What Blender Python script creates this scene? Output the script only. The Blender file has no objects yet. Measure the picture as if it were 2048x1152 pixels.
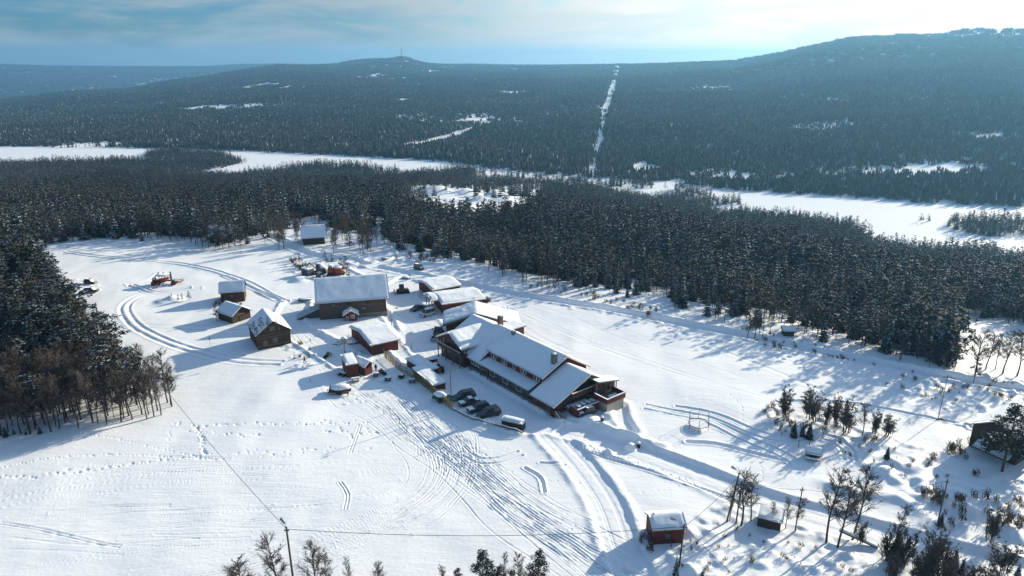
import bpy, math, random
import numpy as np
from mathutils import Vector, Matrix
random.seed(7); RNG = np.random.default_rng(7)
scene = bpy.context.scene
R = math.radians

# ------------------------------------------------------------ camera
CAM_H = 65.0; FOC = 1400.0; PITCH = R(18.2)
cd = bpy.data.cameras.new("camera"); cam = bpy.data.objects.new("camera", cd)
scene.collection.objects.link(cam)
cam.location = (0, 0, CAM_H); cam.rotation_euler = (R(90) - PITCH, 0, 0)
cd.sensor_width = 36.0; cd.lens = FOC / 2048 * 36.0
cd.clip_start = 1.0; cd.clip_end = 40000.0
scene.camera = cam

# ------------------------------------------------------------ sun, sky, exposure
HAZE_D = 0.000125
SUN_AZ = R(52); SUN_EL = R(17.5)
sd = bpy.data.lights.new("sun", 'SUN'); sun = bpy.data.objects.new("sun", sd)
scene.collection.objects.link(sun)
sd.energy = 4.6; sd.angle = R(0.7); sd.color = (1.0, 0.90, 0.71)
SUN_DIR = Vector((math.sin(SUN_AZ) * math.cos(SUN_EL), math.cos(SUN_AZ) * math.cos(SUN_EL), math.sin(SUN_EL)))
sun.rotation_euler = (-SUN_DIR).to_track_quat('-Z', 'Y').to_euler()

world = bpy.data.worlds.new("World"); scene.world = world
world.use_nodes = True
nt = world.node_tree; nt.nodes.clear()
def wn(t, **k):
    n = nt.nodes.new(t)
    for a, b in k.items(): setattr(n, a, b)
    return n
out = wn('ShaderNodeOutputWorld'); bg = wn('ShaderNodeBackground')
nt.links.new(bg.outputs[0], out.inputs[0])
sky = wn('ShaderNodeTexSky', sky_type='NISHITA', sun_disc=False, sun_elevation=SUN_EL, sun_rotation=SUN_AZ,
         altitude=500.0, air_density=1.0, dust_density=0.9, ozone_density=3.0)
bg.inputs[1].default_value = 0.130
tc = wn('ShaderNodeTexCoord')
def noise(scale_vec, sc, det, rough, loc=(0, 0, 0)):
    mp = wn('ShaderNodeMapping'); mp.inputs['Scale'].default_value = scale_vec; mp.inputs['Location'].default_value = loc
    nt.links.new(tc.outputs['Generated'], mp.inputs[0])
    n = wn('ShaderNodeTexNoise'); n.inputs['Scale'].default_value = sc; n.inputs['Detail'].default_value = det; n.inputs['Roughness'].default_value = rough
    n.inputs['Distortion'].default_value = 0.6
    nt.links.new(mp.outputs[0], n.inputs[0]); return n.outputs[0]
def mrange(src, a, b, c, d):
    m = wn('ShaderNodeMapRange', interpolation_type='SMOOTHSTEP'); nt.links.new(src, m.inputs[0])
    for i, v in enumerate((a, b, c, d)): m.inputs[i + 1].default_value = v
    return m.outputs[0]
def wmath(op, a, b):
    m = wn('ShaderNodeMath', operation=op)
    for i, v in enumerate((a, b)):
        if isinstance(v, (int, float)): m.inputs[i].default_value = v
        else: nt.links.new(v, m.inputs[i])
    return m.outputs[0]
def wmix(f, a, b):
    m = wn('ShaderNodeMixRGB')
    for i, v in enumerate((f, a, b)):
        if isinstance(v, tuple): m.inputs[i].default_value = v
        elif isinstance(v, (int, float)): m.inputs[i].default_value = v
        else: nt.links.new(v, m.inputs[i])
    return m.outputs[0]
nrm = wn('ShaderNodeVectorMath', operation='DOT_PRODUCT'); nt.links.new(tc.outputs['Generated'], nrm.inputs[0])
nrm.inputs[1].default_value = (math.sin(SUN_AZ), math.cos(SUN_AZ), 0.06)
near_sun = mrange(nrm.outputs['Value'], 0.36, 0.96, 0.0, 1.0)
sep = wn('ShaderNodeSeparateXYZ'); nt.links.new(tc.outputs['Generated'], sep.inputs[0])
low = mrange(sep.outputs['Z'], 0.10, 0.35, 1.0, 0.25)      # cloud bank sits low over the hills
c1 = noise((1, 1, 4.0), 3.4, 7, 0.55, (0.3, 0, 0.1))
c2 = noise((1, 1, 7.0), 6.0, 8, 0.6, (2.3, 1.1, 0.4))
cov = wmath('ADD', wmath('MULTIPLY', c1, 0.65), wmath('MULTIPLY', c2, 0.35))
thr = wmath('ADD', cov, wmath('MULTIPLY', near_sun, 0.11))
hz = mrange(sep.outputs['Z'], -0.01, 0.05, 0.16, 0.0)
fac = wmath('MULTIPLY', mrange(wmath('ADD', thr, hz), 0.40, 0.60, 0.0, 1.0), low)
# clear sky tinted a little towards teal as in the photograph, clouds lit by the hidden sun
clear = wmix(1.0, sky.outputs[0], wmix(wmath('MULTIPLY', mrange(sep.outputs['Z'], 0.15, 0.5, 1.0, 0.0), wmath('SUBTRACT', 1.0, near_sun)), (0.80, 0.86, 0.86, 1), (0.13, 0.31, 0.47, 1))); clear.node.blend_type = 'MULTIPLY'
ccol = wmix(near_sun, (1.25, 1.72, 2.05, 1), (6.0, 5.7, 5.0, 1))
ccol2 = wmix(mrange(c2, 0.42, 0.62, 0.0, 0.55), ccol, wmix(near_sun, (1.9, 2.3, 2.5, 1), (3.7, 4.2, 4.2, 1)))
nt.links.new(wmix(fac, clear, ccol2), bg.inputs[0])
vs = scene.view_settings
vs.view_transform = 'Standard'; vs.look = 'None'; vs.gamma = 1.0; vs.use_curve_mapping = False
vs.exposure = 0.88

# ------------------------------------------------------------ photo pixel <-> ray (used only to measure where things stand)
CP, SP = math.cos(PITCH), math.sin(PITCH)
def ray(px, py):
    u = (px - 1024) / FOC; v = (576 - py) / FOC
    return np.array((u, CP + v * SP, -SP + v * CP))
def P(px, py, z=0.0):
    d = ray(px, py); t = (z - CAM_H) / d[2]
    return (float(d[0] * t), float(d[1] * t), z)
def proj(x, y, z):
    zz = z - CAM_H; dep = y * CP - zz * SP; dep = np.where(dep < 1e-3, 1e-3, dep)
    return 1024 + FOC * x / dep, 576 - FOC * (y * SP + zz * CP) / dep
def azr(p): return math.degrees(math.atan2(p[0], p[1])), math.hypot(p[0], p[1])

# ------------------------------------------------------------ terrain
LAKE_Z = -65.0
def curve_az(pts, z):
    a = sorted(azr(P(px, py, z)) for px, py in pts)
    return np.array([q[0] for q in a]), np.array([q[1] for q in a])
EDGE_PX = [(-500, 500), (0, 490), (130, 490), (215, 478), (350, 482), (480, 488), (560, 478), (650, 470), (760, 485), (870, 515), (1000, 550),
           (1100, 572), (1250, 598), (1350, 612), (1500, 650), (1700, 698), (1850, 740), (2048, 765), (2500, 830)]
NEAR_PX = [(-600, 340), (0, 325), (290, 338), (480, 352), (950, 352), (1230, 372), (1400, 425), (1640, 450), (1740, 490), (2048, 530), (2500, 590)]
FAR_PX = [(-600, 288), (0, 294), (300, 296), (500, 302), (700, 312), (880, 322), (960, 332), (1100, 350), (1220, 358), (1310, 366), (1450, 380),
          (1560, 386), (1700, 396), (1850, 406), (2048, 414), (2500, 440)]
SKY_PX = [(-700, 122), (-300, 124), (0, 128), (100, 131), (250, 132), (400, 132), (480, 128), (560, 127), (620, 128), (720, 127), (770, 127), (803, 127), (840, 127), (880, 127),
          (950, 127), (1100, 129), (1230, 127), (1370, 123), (1470, 119), (1560, 104), (1640, 86), (1700, 72), (1790, 68), (1880, 66), (1930, 56), (2000, 53),
          (2048, 56), (2300, 50), (2700, 70), (3200, 100)]
eA, eR = curve_az(EDGE_PX, 0.0); nA, nR = curve_az(NEAR_PX, LAKE_Z); fA, fR = curve_az(FAR_PX, LAKE_Z)
sk = sorted((math.degrees(math.atan2(ray(x, y)[0], ray(x, y)[1])), ray(x, y)[2] / math.hypot(ray(x, y)[0], ray(x, y)[1])) for x, y in SKY_PX)
sA = np.array([q[0] for q in sk]); sE = np.array([q[1] for q in sk])
dA = np.array([-60, -30, -14, -8, 0, 8, 14, 22, 36, 60]); dR = np.array([11000, 10500, 9000, 6200, 5600, 4800, 4200, 3900, 3300, 3000.])

def _hash(ix, iy, s):
    h = (ix.astype(np.int64) * 374761393 + iy.astype(np.int64) * 668265263 + s * 144665) & 0x7fffffff
    h = ((h ^ (h >> 13)) * 1274126177) & 0x7fffffff
    return ((h ^ (h >> 16)) & 0xffff) / 65535.0
def vnoise(x, y, s=0):
    x = np.asarray(x, float); y = np.asarray(y, float)
    ix = np.floor(x); iy = np.floor(y); fx = x - ix; fy = y - iy
    fx = fx * fx * (3 - 2 * fx); fy = fy * fy * (3 - 2 * fy); ix = ix.astype(np.int64); iy = iy.astype(np.int64)
    a = _hash(ix, iy, s); b = _hash(ix + 1, iy, s); c = _hash(ix, iy + 1, s); d = _hash(ix + 1, iy + 1, s)
    return (a + (b - a) * fx) * (1 - fy) + (c + (d - c) * fx) * fy - 0.5
def fbm(x, y, o=4, s=0):
    t = 0; a = 1.0
    for i in range(o):
        t = t + a * vnoise(x * 2 ** i, y * 2 ** i, s + i * 17); a *= 0.5
    return t
MOUNDS = []
PEAK_AZ = math.degrees(math.atan2(ray(803, 115)[0], ray(803, 115)[1]))
def _sm(t): t = np.clip(t, 0, 1); return t * t * (3 - 2 * t)
_r2 = sorted((math.degrees(math.atan2(ray(x, y)[0], ray(x, y)[1])), ray(x, y)[2] / math.hypot(ray(x, y)[0], ray(x, y)[1])) for x, y in [(-400, 235), (0, 200), (150, 182), (260, 175), (340, 160), (420, 150), (480, 140), (560, 129), (620, 130), (700, 128), (760, 127), (820, 127)])
r2A = np.array([q[0] for q in _r2]); r2E = np.array([q[1] for q in _r2])
def T(x, y):
    """large-scale height of the land"""
    x = np.asarray(x, float); y = np.asarray(y, float)
    r = np.hypot(x, y) + 1e-6; az = np.degrees(np.arctan2(x, y))
    re = np.interp(az, eA, eR) + 6; rn = np.interp(az, nA, nR); rf = np.interp(az, fA, fR)
    rs = np.interp(az, dA, dR); zs = CAM_H + rs * np.interp(az, sA, sE) - 9.0
    t = np.clip((r - re) / (rn - re), 0, 1)
    s = t * t * (3 - 2 * t)
    z1 = LAKE_Z * (0.45 * t + 0.55 * s) + fbm(x / 90, y / 90, 3, 5) * 7 * np.sin(np.pi * t) ** 0.7
    z1 = z1 - 6.0 * np.clip((r - re) / 45, 0, 1) ** 1.2 * (1 - t)
    for bx_, by_, br_, bh_ in MOUNDS: z1 = z1 + bh_ * np.exp(-(((x - bx_) / br_) ** 2 + ((y - by_) / br_) ** 2) ** 1.3)
    u = np.clip((r - rf) / (rs - rf), 0, None)
    uu = np.clip(u, 0, 1)
    z2 = LAKE_Z + (zs - LAKE_Z) * (0.55 * uu + 0.45 * uu ** 1.6)
    R2 = np.interp(az, [-45, -30, -20, -12, -5], [4200, 4300, 4800, 5200, 5400]); z_r2 = CAM_H - 9 + R2 * np.interp(az, r2A, r2E)
    zb = np.where(r < R2, LAKE_Z + (z_r2 - LAKE_Z) * np.clip((r - rf) / (R2 - rf), 0, 1) ** 1.15,
                  np.where(r < R2 * 1.3, z_r2 - 95 * _sm((r - R2) / (R2 * .3)), z_r2 - 95 + (zs - z_r2 + 95) * _sm((r - R2 * 1.3) / (rs - R2 * 1.3))))
    wb = _sm((-5.5 - az) / 5.0); z2 = z2 * (1 - wb) + zb * wb
    amp = np.clip(u * 8, 0, 1) * np.clip((1.0 - uu) * 6, 0.15, 1) * (10 + 38 * uu) * (1 - .6 * wb)
    z2 = z2 + fbm(x / 900, y / 900, 4, 31) * amp + fbm(x / 260, y / 260, 2, 77) * np.clip(u * 20, 0, 1) * 5
    z2 = z2 + np.clip(fbm(x / 700 + 4, y / 500, 3, 57), 0, 1) * 60 * np.clip((uu - .35) * 4, 0, 1) * np.clip((1 - uu) * 4, 0, 1) * np.clip((8 - az) / 20, 0.2, 1)
    ph_ = np.hypot((az - PEAK_AZ) * 0.01745 * 5000 / 150, (r - 5050) / 420); z2 = z2 + 44 * np.exp(-ph_ ** 1.5)
    z2 = np.where(u > 1, z2 - (u - 1) * rs * 0.05, z2)
    far = r > rf
    z = np.where(far, z2, z1)
    behind = np.abs(az) > 75
    return np.where(behind, np.where(r < 400, 0.0, -(r - 400) * 0.01), z)

# lakes, clearings and pits without trees, as measured in the photograph (pixel outlines of their ground)
def shr(poly): return np.array(poly, float)
OPEN = [shr(p) for p in [
    [(-400, 290), (0, 293), (300, 296), (345, 297), (500, 303), (700, 312), (880, 322), (960, 333), (950, 338), (880, 352), (800, 348), (740, 344), (640, 336), (500, 346),
     (480, 352), (380, 356), (360, 350), (440, 336), (492, 326), (440, 308), (340, 302), (300, 306), (290, 324), (100, 328), (-400, 328)],
    [(950, 333), (1100, 350), (1220, 357), (1310, 366), (1380, 372), (1300, 388), (1180, 362), (1060, 355), (980, 350), (945, 342)],
    [(1300, 366), (1370, 358), (1376, 372), (1450, 380), (1560, 386), (1700, 396), (1850, 406), (2100, 416), (2400, 430), (2400, 560), (2048, 528), (1850, 506), (1745, 490), (1740, 480),
     (1700, 458), (1640, 442), (1580, 428), (1480, 424), (1440, 428), (1398, 418), (1440, 406), (1420, 392), (1390, 384)],
    [(1306, 368), (1366, 358), (1370, 364), (1320, 376)],
    [(785, 376), (850, 368), (930, 372), (1090, 373), (1090, 388), (1062, 402), (1050, 408), (960, 412), (880, 404), (830, 394)],
    [(1195, 412), (1232, 410), (1238, 436), (1200, 436)], [(1100, 418), (1128, 416), (1134, 434), (1108, 434)],
    [(1233, 132), (1244, 132), (1217, 230), (1193, 352), (1176, 352), (1203, 220)],
    [(770, 296), (860, 278), (920, 262), (975, 242), (985, 248), (940, 268), (890, 284), (830, 297)],
    [(1300, 240), (1340, 242), (1352, 262), (1368, 271), (1345, 273), (1330, 252), (1305, 247)],
    [(1490, 216), (1530, 208), (1565, 206), (1560, 213), (1500, 222)], [(1790, 205), (1840, 190), (1872, 190), (1868, 206), (1830, 206), (1795, 214)],
    [(840, 150), (868, 134), (905, 132), (880, 146), (850, 152)], [(1140, 150), (1220, 144), (1222, 149), (1160, 153)],
    [(1830, 80), (1900, 66), (1960, 60), (2048, 54), (2048, 62), (1960, 74), (1850, 82)], [(1480, 190), (1540, 188), (1540, 192), (1485, 193)],
    [(1400, 288), (1430, 290), (1428, 296), (1402, 294)], [(1476, 302), (1486, 300), (1484, 326), (1474, 326)], [(1780, 312), (1815, 314), (1812, 322), (1784, 320)],
    [(260, 168), (330, 155), (345, 158), (300, 172), (345, 180), (335, 184), (262, 176)], [(1030, 240), (1048, 234), (1044, 248), (1028, 250)],
    [(1262, 330), (1286, 322), (1300, 330), (1330, 336), (1290, 345), (1265, 345)],
    [(1888, 618), (2048, 655), (2300, 700), (2300, 790), (2048, 765), (1930, 745), (1905, 700)],
    [(560, 470), (770, 468), (800, 520), (560, 520)],
    [(575, 440), (665, 440), (675, 500), (570, 500)], [(745, 440), (772, 440), (772, 475), (745, 475)]]]
def inpoly(px, py, poly):
    c = np.zeros(px.shape, bool); n = len(poly); j = n - 1
    for i in range(n):
        xi, yi = poly[i]; xj, yj = poly[j]
        m = ((yi > py) != (yj > py)) & (px < (xj - xi) * (py - yi) / ((yj - yi) if yj != yi else 1e-9) + xi)
        c ^= m; j = i
    return c
KEEP = [shr(p) for p in [[(1218, 352), (1305, 360), (1308, 392), (1225, 385)], [(560, 338), (640, 330), (700, 336), (800, 342), (800, 352), (560, 350)], [(1893, 455), (1905, 440), (2100, 445), (2400, 470), (2400, 520), (2048, 478), (1940, 470)], [(1400, 403), (1480, 400), (1478, 411), (1402, 413)], [(1830, 438), (1862, 440), (1862, 446), (1832, 444)]]]
def is_open(px, py):
    c = np.zeros(px.shape, bool)
    q = py < 285; s_ = np.where(q, 5.0, 2.0); nx = px + RNG.normal(0, 1, px.shape) * s_; ny = py + RNG.normal(0, 1, px.shape) * s_ * .35
    for i, p in enumerate(OPEN):
        k = inpoly(px, py, p) if i == 7 else inpoly(nx, ny, p); c |= k & (RNG.random(px.shape) > (.03 if i == 7 else .30 if p[:, 1].max() < 285 and p[:, 1].max() > 120 else .6 if p[:, 1].max() <= 120 else .14 if 4 <= i <= 6 else 0.0))
    for p in KEEP: c &= ~(inpoly(px, py, p) & (RNG.random(px.shape) < .8))
    return c
def Pt(px, py):
    """where the sight line of a pixel meets the land"""
    d = ray(px, py); t_ = 60.0
    while t_ < 15000:
        q = d * t_
        if q[2] + CAM_H < T(q[0], q[1]): break
        t_ *= 1.003
    return float(q[0]), float(q[1]), float(T(q[0], q[1]))
# snowed-over gravel heaps in the pit below the farm
mm_ = [Pt(a, b)[:2] + (c, d) for a, b, c, d in ((845, 384, 9, 5), (820, 386, 7, 4), (880, 385, 10, 6), (935, 388, 9, 5), (990, 392, 8, 5.5), (1050, 386, 9, 5), (1075, 386, 7, 4), (900, 402, 8, 3), (1010, 402, 8, 3), (960, 398, 6, 4))]
MOUNDS += mm_
# ------------------------------------------------------------ materials
MATS = {}
def mat(name, col, rough=0.8, metal=0.0, var=0.0, scale=4.0, bump=0.0, bscale=30.0, planks=None, col2=None, spec=0.3, stretch=(1, 1, 1)):
    if name in MATS: return MATS[name]
    m = bpy.data.materials.new(name); m.use_nodes = True; MATS[name] = m
    t = m.node_tree; b = t.nodes['Principled BSDF']
    b.inputs['Roughness'].default_value = rough; b.inputs['Metallic'].default_value = metal
    b.inputs['Specular IOR Level'].default_value = spec
    b.inputs['Base Color'].default_value = (*col, 1)
    co = t.nodes.new('ShaderNodeTexCoord'); mp = t.nodes.new('ShaderNodeMapping'); mp.inputs['Scale'].default_value = stretch
    t.links.new(co.outputs['Object'], mp.inputs[0])
    if var > 0:
        n = t.nodes.new('ShaderNodeTexNoise'); n.inputs['Scale'].default_value = scale; n.inputs['Detail'].default_value = 6; n.inputs['Roughness'].default_value = 0.65
        t.links.new(mp.outputs[0], n.inputs[0])
        r = t.nodes.new('ShaderNodeMapRange'); r.inputs[1].default_value = 0.3; r.inputs[2].default_value = 0.7; t.links.new(n.outputs[0], r.inputs[0])
        x = t.nodes.new('ShaderNodeMixRGB'); t.links.new(r.outputs[0], x.inputs[0])
        c2 = col2 or tuple(c * (1 - var) for c in col)
        x.inputs[1].default_value = (*col, 1); x.inputs[2].default_value = (*c2, 1); t.links.new(x.outputs[0], b.inputs['Base Color'])
    if bump > 0 or planks:
        bp = t.nodes.new('ShaderNodeBump'); bp.inputs['Strength'].default_value = max(bump, 0.5 if planks else 0); bp.inputs['Distance'].default_value = 0.05
        if planks:
            w = t.nodes.new('ShaderNodeTexWave'); w.wave_type = 'BANDS'; w.bands_direction = planks[0]; w.inputs['Scale'].default_value = planks[1]; w.inputs['Distortion'].default_value = 0.15
            t.links.new(co.outputs['Object'], w.inputs[0]); t.links.new(w.outputs['Fac'], bp.inputs['Height'])
        else:
            n2 = t.nodes.new('ShaderNodeTexNoise'); n2.inputs['Scale'].default_value = bscale; n2.inputs['Detail'].default_value = 4
            t.links.new(co.outputs['Object'], n2.inputs[0]); t.links.new(n2.outputs[0], bp.inputs['Height'])
        t.links.new(bp.outputs[0], b.inputs['Normal'])
    return m
SNOW = mat('snow', (0.84, 0.86, 0.87), 0.65, var=0.03, scale=0.7, bump=0.35, bscale=7, spec=0.2)
FIELD = mat('snow_ground', (0.85, 0.865, 0.87), 0.6, var=0.03, scale=0.15, bump=0.6, bscale=1.6, spec=0.2)
def crust(m):      # second, wind-drawn relief on the open snow
    t = m.node_tree; b = t.nodes['Principled BSDF']; co = t.nodes.new('ShaderNodeTexCoord'); mp = t.nodes.new('ShaderNodeMapping'); mp.inputs['Scale'].default_value = (.25, .9, 1); mp.inputs['Rotation'].default_value = (0, 0, .5)
    n = t.nodes.new('ShaderNodeTexNoise'); n.inputs['Scale'].default_value = .8; n.inputs['Detail'].default_value = 8; n.inputs['Roughness'].default_value = .62; bp = t.nodes.new('ShaderNodeBump'); bp.inputs['Strength'].default_value = .55; bp.inputs['Distance'].default_value = .16
    t.links.new(co.outputs['Object'], mp.inputs[0]); t.links.new(mp.outputs[0], n.inputs[0]); t.links.new(n.outputs[0], bp.inputs['Height'])
    old = b.inputs['Normal'].links[0].from_socket; t.links.new(old, bp.inputs['Normal']); t.links.new(bp.outputs[0], b.inputs['Normal'])
crust(FIELD)
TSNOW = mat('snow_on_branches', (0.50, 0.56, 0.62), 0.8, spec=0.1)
RED = mat('red_paint', (0.15, 0.036, 0.028), 0.75, var=0.35, scale=3, planks=('X', 3.2))
REDY = mat('red_paint_end', (0.14, 0.035, 0.028), 0.75, var=0.35, scale=3, planks=('Y', 3.2))
GREYW = mat('weathered_boards', (0.125, 0.075, 0.055), 0.85, var=0.5, scale=1.2, planks=('X', 2.6), col2=(0.085, 0.075, 0.062), stretch=(3, 3, .4))
LOG = mat('old_logs', (0.085, 0.055, 0.037), 0.85, var=0.5, scale=2.5, planks=('Z', 1.3), stretch=(.5, .5, 4))
DARKW = mat('dark_wood', (0.06, 0.045, 0.035), 0.8, var=0.4, scale=2, planks=('Z', 2.0))
TRIM = mat('white_trim', (0.72, 0.70, 0.64), 0.6, var=0.1)
GREYT = mat('grey_green_trim', (0.30, 0.33, 0.29), 0.6, var=0.15)
BEAM = mat('brown_trim', (0.20, 0.15, 0.10), 0.7, var=0.3)
STONE = mat('foundation_stone', (0.27, 0.26, 0.23), 0.9, var=0.5, scale=2.5, bump=1.0, bscale=3)
CREAM = mat('cream_render', (0.40, 0.38, 0.31), 0.8, var=0.1)
GLASS = mat('window_glass', (0.045, 0.052, 0.06), 0.12, spec=0.6)
BRICK = mat('chimney_brick', (0.22, 0.10, 0.07), 0.9, var=0.4, scale=5)
CONC = mat('chimney_stone', (0.17, 0.17, 0.15), 0.9, var=0.3, scale=4)
STEEL = mat('galvanised_steel', (0.30, 0.32, 0.32), 0.5, 0.6, var=0.2)
POLE = mat('pole_wood', (0.09, 0.075, 0.055), 0.85, var=0.4, scale=6)
BLACK = mat('black_metal', (0.018, 0.018, 0.02), 0.45)
RUBBER = mat('tyre_rubber', (0.014, 0.014, 0.014), 0.9)
CARBLK = mat('black_car_paint', (0.04, 0.038, 0.04), 0.3, spec=0.5, var=0.2, scale=5)
CARGRY = mat('grey_car_paint', (0.09, 0.095, 0.1), 0.3, metal=.4, spec=0.5)
CARRED = mat('dark_red_car_paint', (0.09, 0.02, 0.02), 0.3, spec=0.5)
CARWHT = mat('silver_car_paint', (0.42, 0.43, 0.42), 0.35, metal=.3, spec=0.5)
ORANGE = mat('orange_paint', (0.42, 0.07, 0.02), 0.6, var=0.3)
GREEN = mat('green_paint', (0.015, 0.10, 0.055), 0.5)
MACH = mat('machine_paint', (0.16, 0.14, 0.10), 0.6, var=0.4)
BLUEG = mat('blue_grey_container', (0.07, 0.09, 0.12), 0.6, var=0.2)
YELW = mat('yellow_wood', (0.36, 0.23, 0.10), 0.8, var=0.4)
LAMPG = mat('lamp_glass', (0.45, 0.52, 0.50), 0.3)
HEAD = mat('headlight_glass', (0.5, 0.5, 0.5), 0.2, spec=.6)
CLOTH = mat('dark_clothes', (0.015, 0.018, 0.025), 0.9)
SKIN = mat('skin', (0.45, 0.27, 0.2), 0.6)
NEEDLE = mat('pine_needles', (0.034, 0.048, 0.041), 0.8, var=0.4, scale=0.9, spec=0.15)
NEEDLE2 = mat('spruce_needles', (0.028, 0.042, 0.035), 0.8, var=0.4, scale=0.9, spec=0.15)
BARK = mat('pine_bark', (0.10, 0.062, 0.042), 0.9, var=0.4, scale=6)
BBARK = mat('birch_bark', (0.10, 0.082, 0.066), 0.9, var=0.6, scale=4, spec=.1)
TWIG = mat('birch_twigs', (0.135, 0.112, 0.097), 0.9, spec=.1)
SHRUB = mat('bare_shrub_twigs', (0.15, 0.10, 0.06), 0.9, spec=.1)
ROCK = mat('dark_rock', (0.12, 0.11, 0.10), 0.95, var=0.5, bump=.6, bscale=4)

def vary(m, c2, k=.8):
    """each tree its own tint"""
    t = m.node_tree; b = t.nodes['Principled BSDF']; i = t.nodes.new('ShaderNodeObjectInfo'); x = t.nodes.new('ShaderNodeMixRGB'); mu = t.nodes.new('ShaderNodeMath'); mu.operation = 'MULTIPLY'; mu.inputs[1].default_value = k
    t.links.new(i.outputs['Random'], mu.inputs[0]); t.links.new(mu.outputs[0], x.inputs[0])
    src = b.inputs['Base Color'].links[0].from_socket if b.inputs['Base Color'].links else None
    if src: t.links.new(src, x.inputs[1])
    else: x.inputs[1].default_value = b.inputs['Base Color'].default_value
    x.inputs[2].default_value = (*c2, 1); t.links.new(x.outputs[0], b.inputs['Base Color'])
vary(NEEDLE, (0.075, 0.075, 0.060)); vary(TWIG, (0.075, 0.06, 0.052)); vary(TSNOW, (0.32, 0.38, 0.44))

def stand(m, c2, sc):
    """whole stands of the wood differ in age and frost"""
    t = m.node_tree; b = t.nodes['Principled BSDF']; g = t.nodes.new('ShaderNodeNewGeometry'); n = t.nodes.new('ShaderNodeTexNoise'); n.inputs['Scale'].default_value = sc; n.inputs['Detail'].default_value = 5; n.inputs['Roughness'].default_value = .6
    t.links.new(g.outputs['Position'], n.inputs[0]); r = t.nodes.new('ShaderNodeMapRange'); r.inputs[1].default_value = .42; r.inputs[2].default_value = .60; t.links.new(n.outputs[0], r.inputs[0])
    x = t.nodes.new('ShaderNodeMixRGB'); t.links.new(r.outputs[0], x.inputs[0]); t.links.new(b.inputs['Base Color'].links[0].from_socket, x.inputs[1]); x.inputs[2].default_value = (*c2, 1); t.links.new(x.outputs[0], b.inputs['Base Color'])
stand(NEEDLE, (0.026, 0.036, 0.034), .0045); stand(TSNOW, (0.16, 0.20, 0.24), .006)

# ------------------------------------------------------------ mesh builder
class MB:
    def __init__(s): s.v = []; s.f = []; s.m = []; s.mats = []
    def mi(s, m):
        if m not in s.mats: s.mats.append(m)
        return s.mats.index(m)
    def add(s, vs, fs, m):
        o = len(s.v); k = s.mi(m); s.v += [tuple(p) for p in vs]
        for f in fs: s.f.append(tuple(i + o for i in f)); s.m.append(k)
        return s
    def box(s, x0, x1, y0, y1, z0, z1, m, bev=0):
        vs = [(x, y, z) for z in (z0, z1) for x, y in ((x0, y0), (x1, y0), (x1, y1), (x0, y1))]
        if bev:
            cx, cy = (x0 + x1) / 2, (y0 + y1) / 2
            b = bev
            vs = []
            for z, i in ((z0, b), (z0 + b, 0), (z1 - b, 0), (z1, b)):
                for sx, sy in ((x0, y0), (x1, y0), (x1, y1), (x0, y1)):
                    vs.append((sx + (i if sx == x0 else -i), sy + (i if sy == y0 else -i), z))
            fs = [(3, 2, 1, 0), (12, 13, 14, 15)]
            for l in range(3):
                for k in range(4): fs.append((l * 4 + k, l * 4 + (k + 1) % 4, l * 4 + 4 + (k + 1) % 4, l * 4 + 4 + k))
            return s.add(vs, fs, m)
        return s.add(vs, [(3, 2, 1, 0), (4, 5, 6, 7), (0, 1, 5, 4), (1, 2, 6, 5), (2, 3, 7, 6), (3, 0, 4, 7)], m)
    def tube(s, a, b, r0, r1, m, n=6, caps=True):
        a = Vector(a); b = Vector(b); d = (b - a)
        if d.length < 1e-6: return s
        d.normalize(); u = d.orthogonal().normalized(); w = d.cross(u)
        vs = []
        for p, r in ((a, r0), (b, r1)):
            for i in range(n):
                t = 2 * math.pi * i / n; vs.append(p + (u * math.cos(t) + w * math.sin(t)) * r)
        fs = [(i, (i + 1) % n, n + (i + 1) % n, n + i) for i in range(n)]
        if caps: fs += [tuple(range(n - 1, -1, -1)), tuple(range(n, 2 * n))]
        return s.add(vs, fs, m)
    def path(s, pts, rs, m, n=5):
        for i in range(len(pts) - 1): s.tube(pts[i], pts[i + 1], rs[i], rs[i + 1], m, n, caps=(i == 0 or i == len(pts) - 2))
        return s
    def prism(s, poly, y0, y1, m):      # outline in x,z pushed along y
        n = len(poly); vs = [(x, y0, z) for x, z in poly] + [(x, y1, z) for x, z in poly]
        fs = [tuple(range(n)), tuple(range(2 * n - 1, n - 1, -1))] + [((i + 1) % n, i, n + i, n + (i + 1) % n) for i in range(n)]
        return s.add(vs, fs, m)
    def blob(s, c, rx, ry, rz, m, nu=10, nv=6, jit=0.12, half=False, seed=0):
        rd = random.Random(seed); vs = []; fs = []
        for j in range(nv + 1):
            ph = (math.pi / 2 if half else math.pi) * j / nv
            for i in range(nu):
                th = 2 * math.pi * i / nu; k = 1 + rd.uniform(-jit, jit)
                vs.append((c[0] + rx * k * math.sin(ph) * math.cos(th), c[1] + ry * k * math.sin(ph) * math.sin(th), c[2] + rz * k * math.cos(ph)))
        for j in range(nv):
            for i in range(nu): fs.append((j * nu + i, (j + 1) * nu + i, (j + 1) * nu + (i + 1) % nu, j * nu + (i + 1) % nu))
        return s.add(vs, fs, m)
    def mesh(s, name):
        me = bpy.data.meshes.new(name); me.from_pydata(s.v, [], s.f)
        for m in s.mats: me.materials.append(m)
        me.polygons.foreach_set('material_index', s.m); me.update(); return me
    def build(s, name, parent=None, smooth=False, loc=None):
        me = s.mesh(name)
        if smooth: me.polygons.foreach_set('use_smooth', [True] * len(me.polygons))
        o = bpy.data.objects.new(name, me); scene.collection.objects.link(o)
        if parent: o.parent = parent
        if loc: o.location = loc
        return o
def tag(o, label=None, cat=None, group=None, kind=None):
    if label: o['label'] = label
    if cat: o['category'] = cat
    if group: o['group'] = group
    if kind: o['kind'] = kind
    return o
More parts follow.
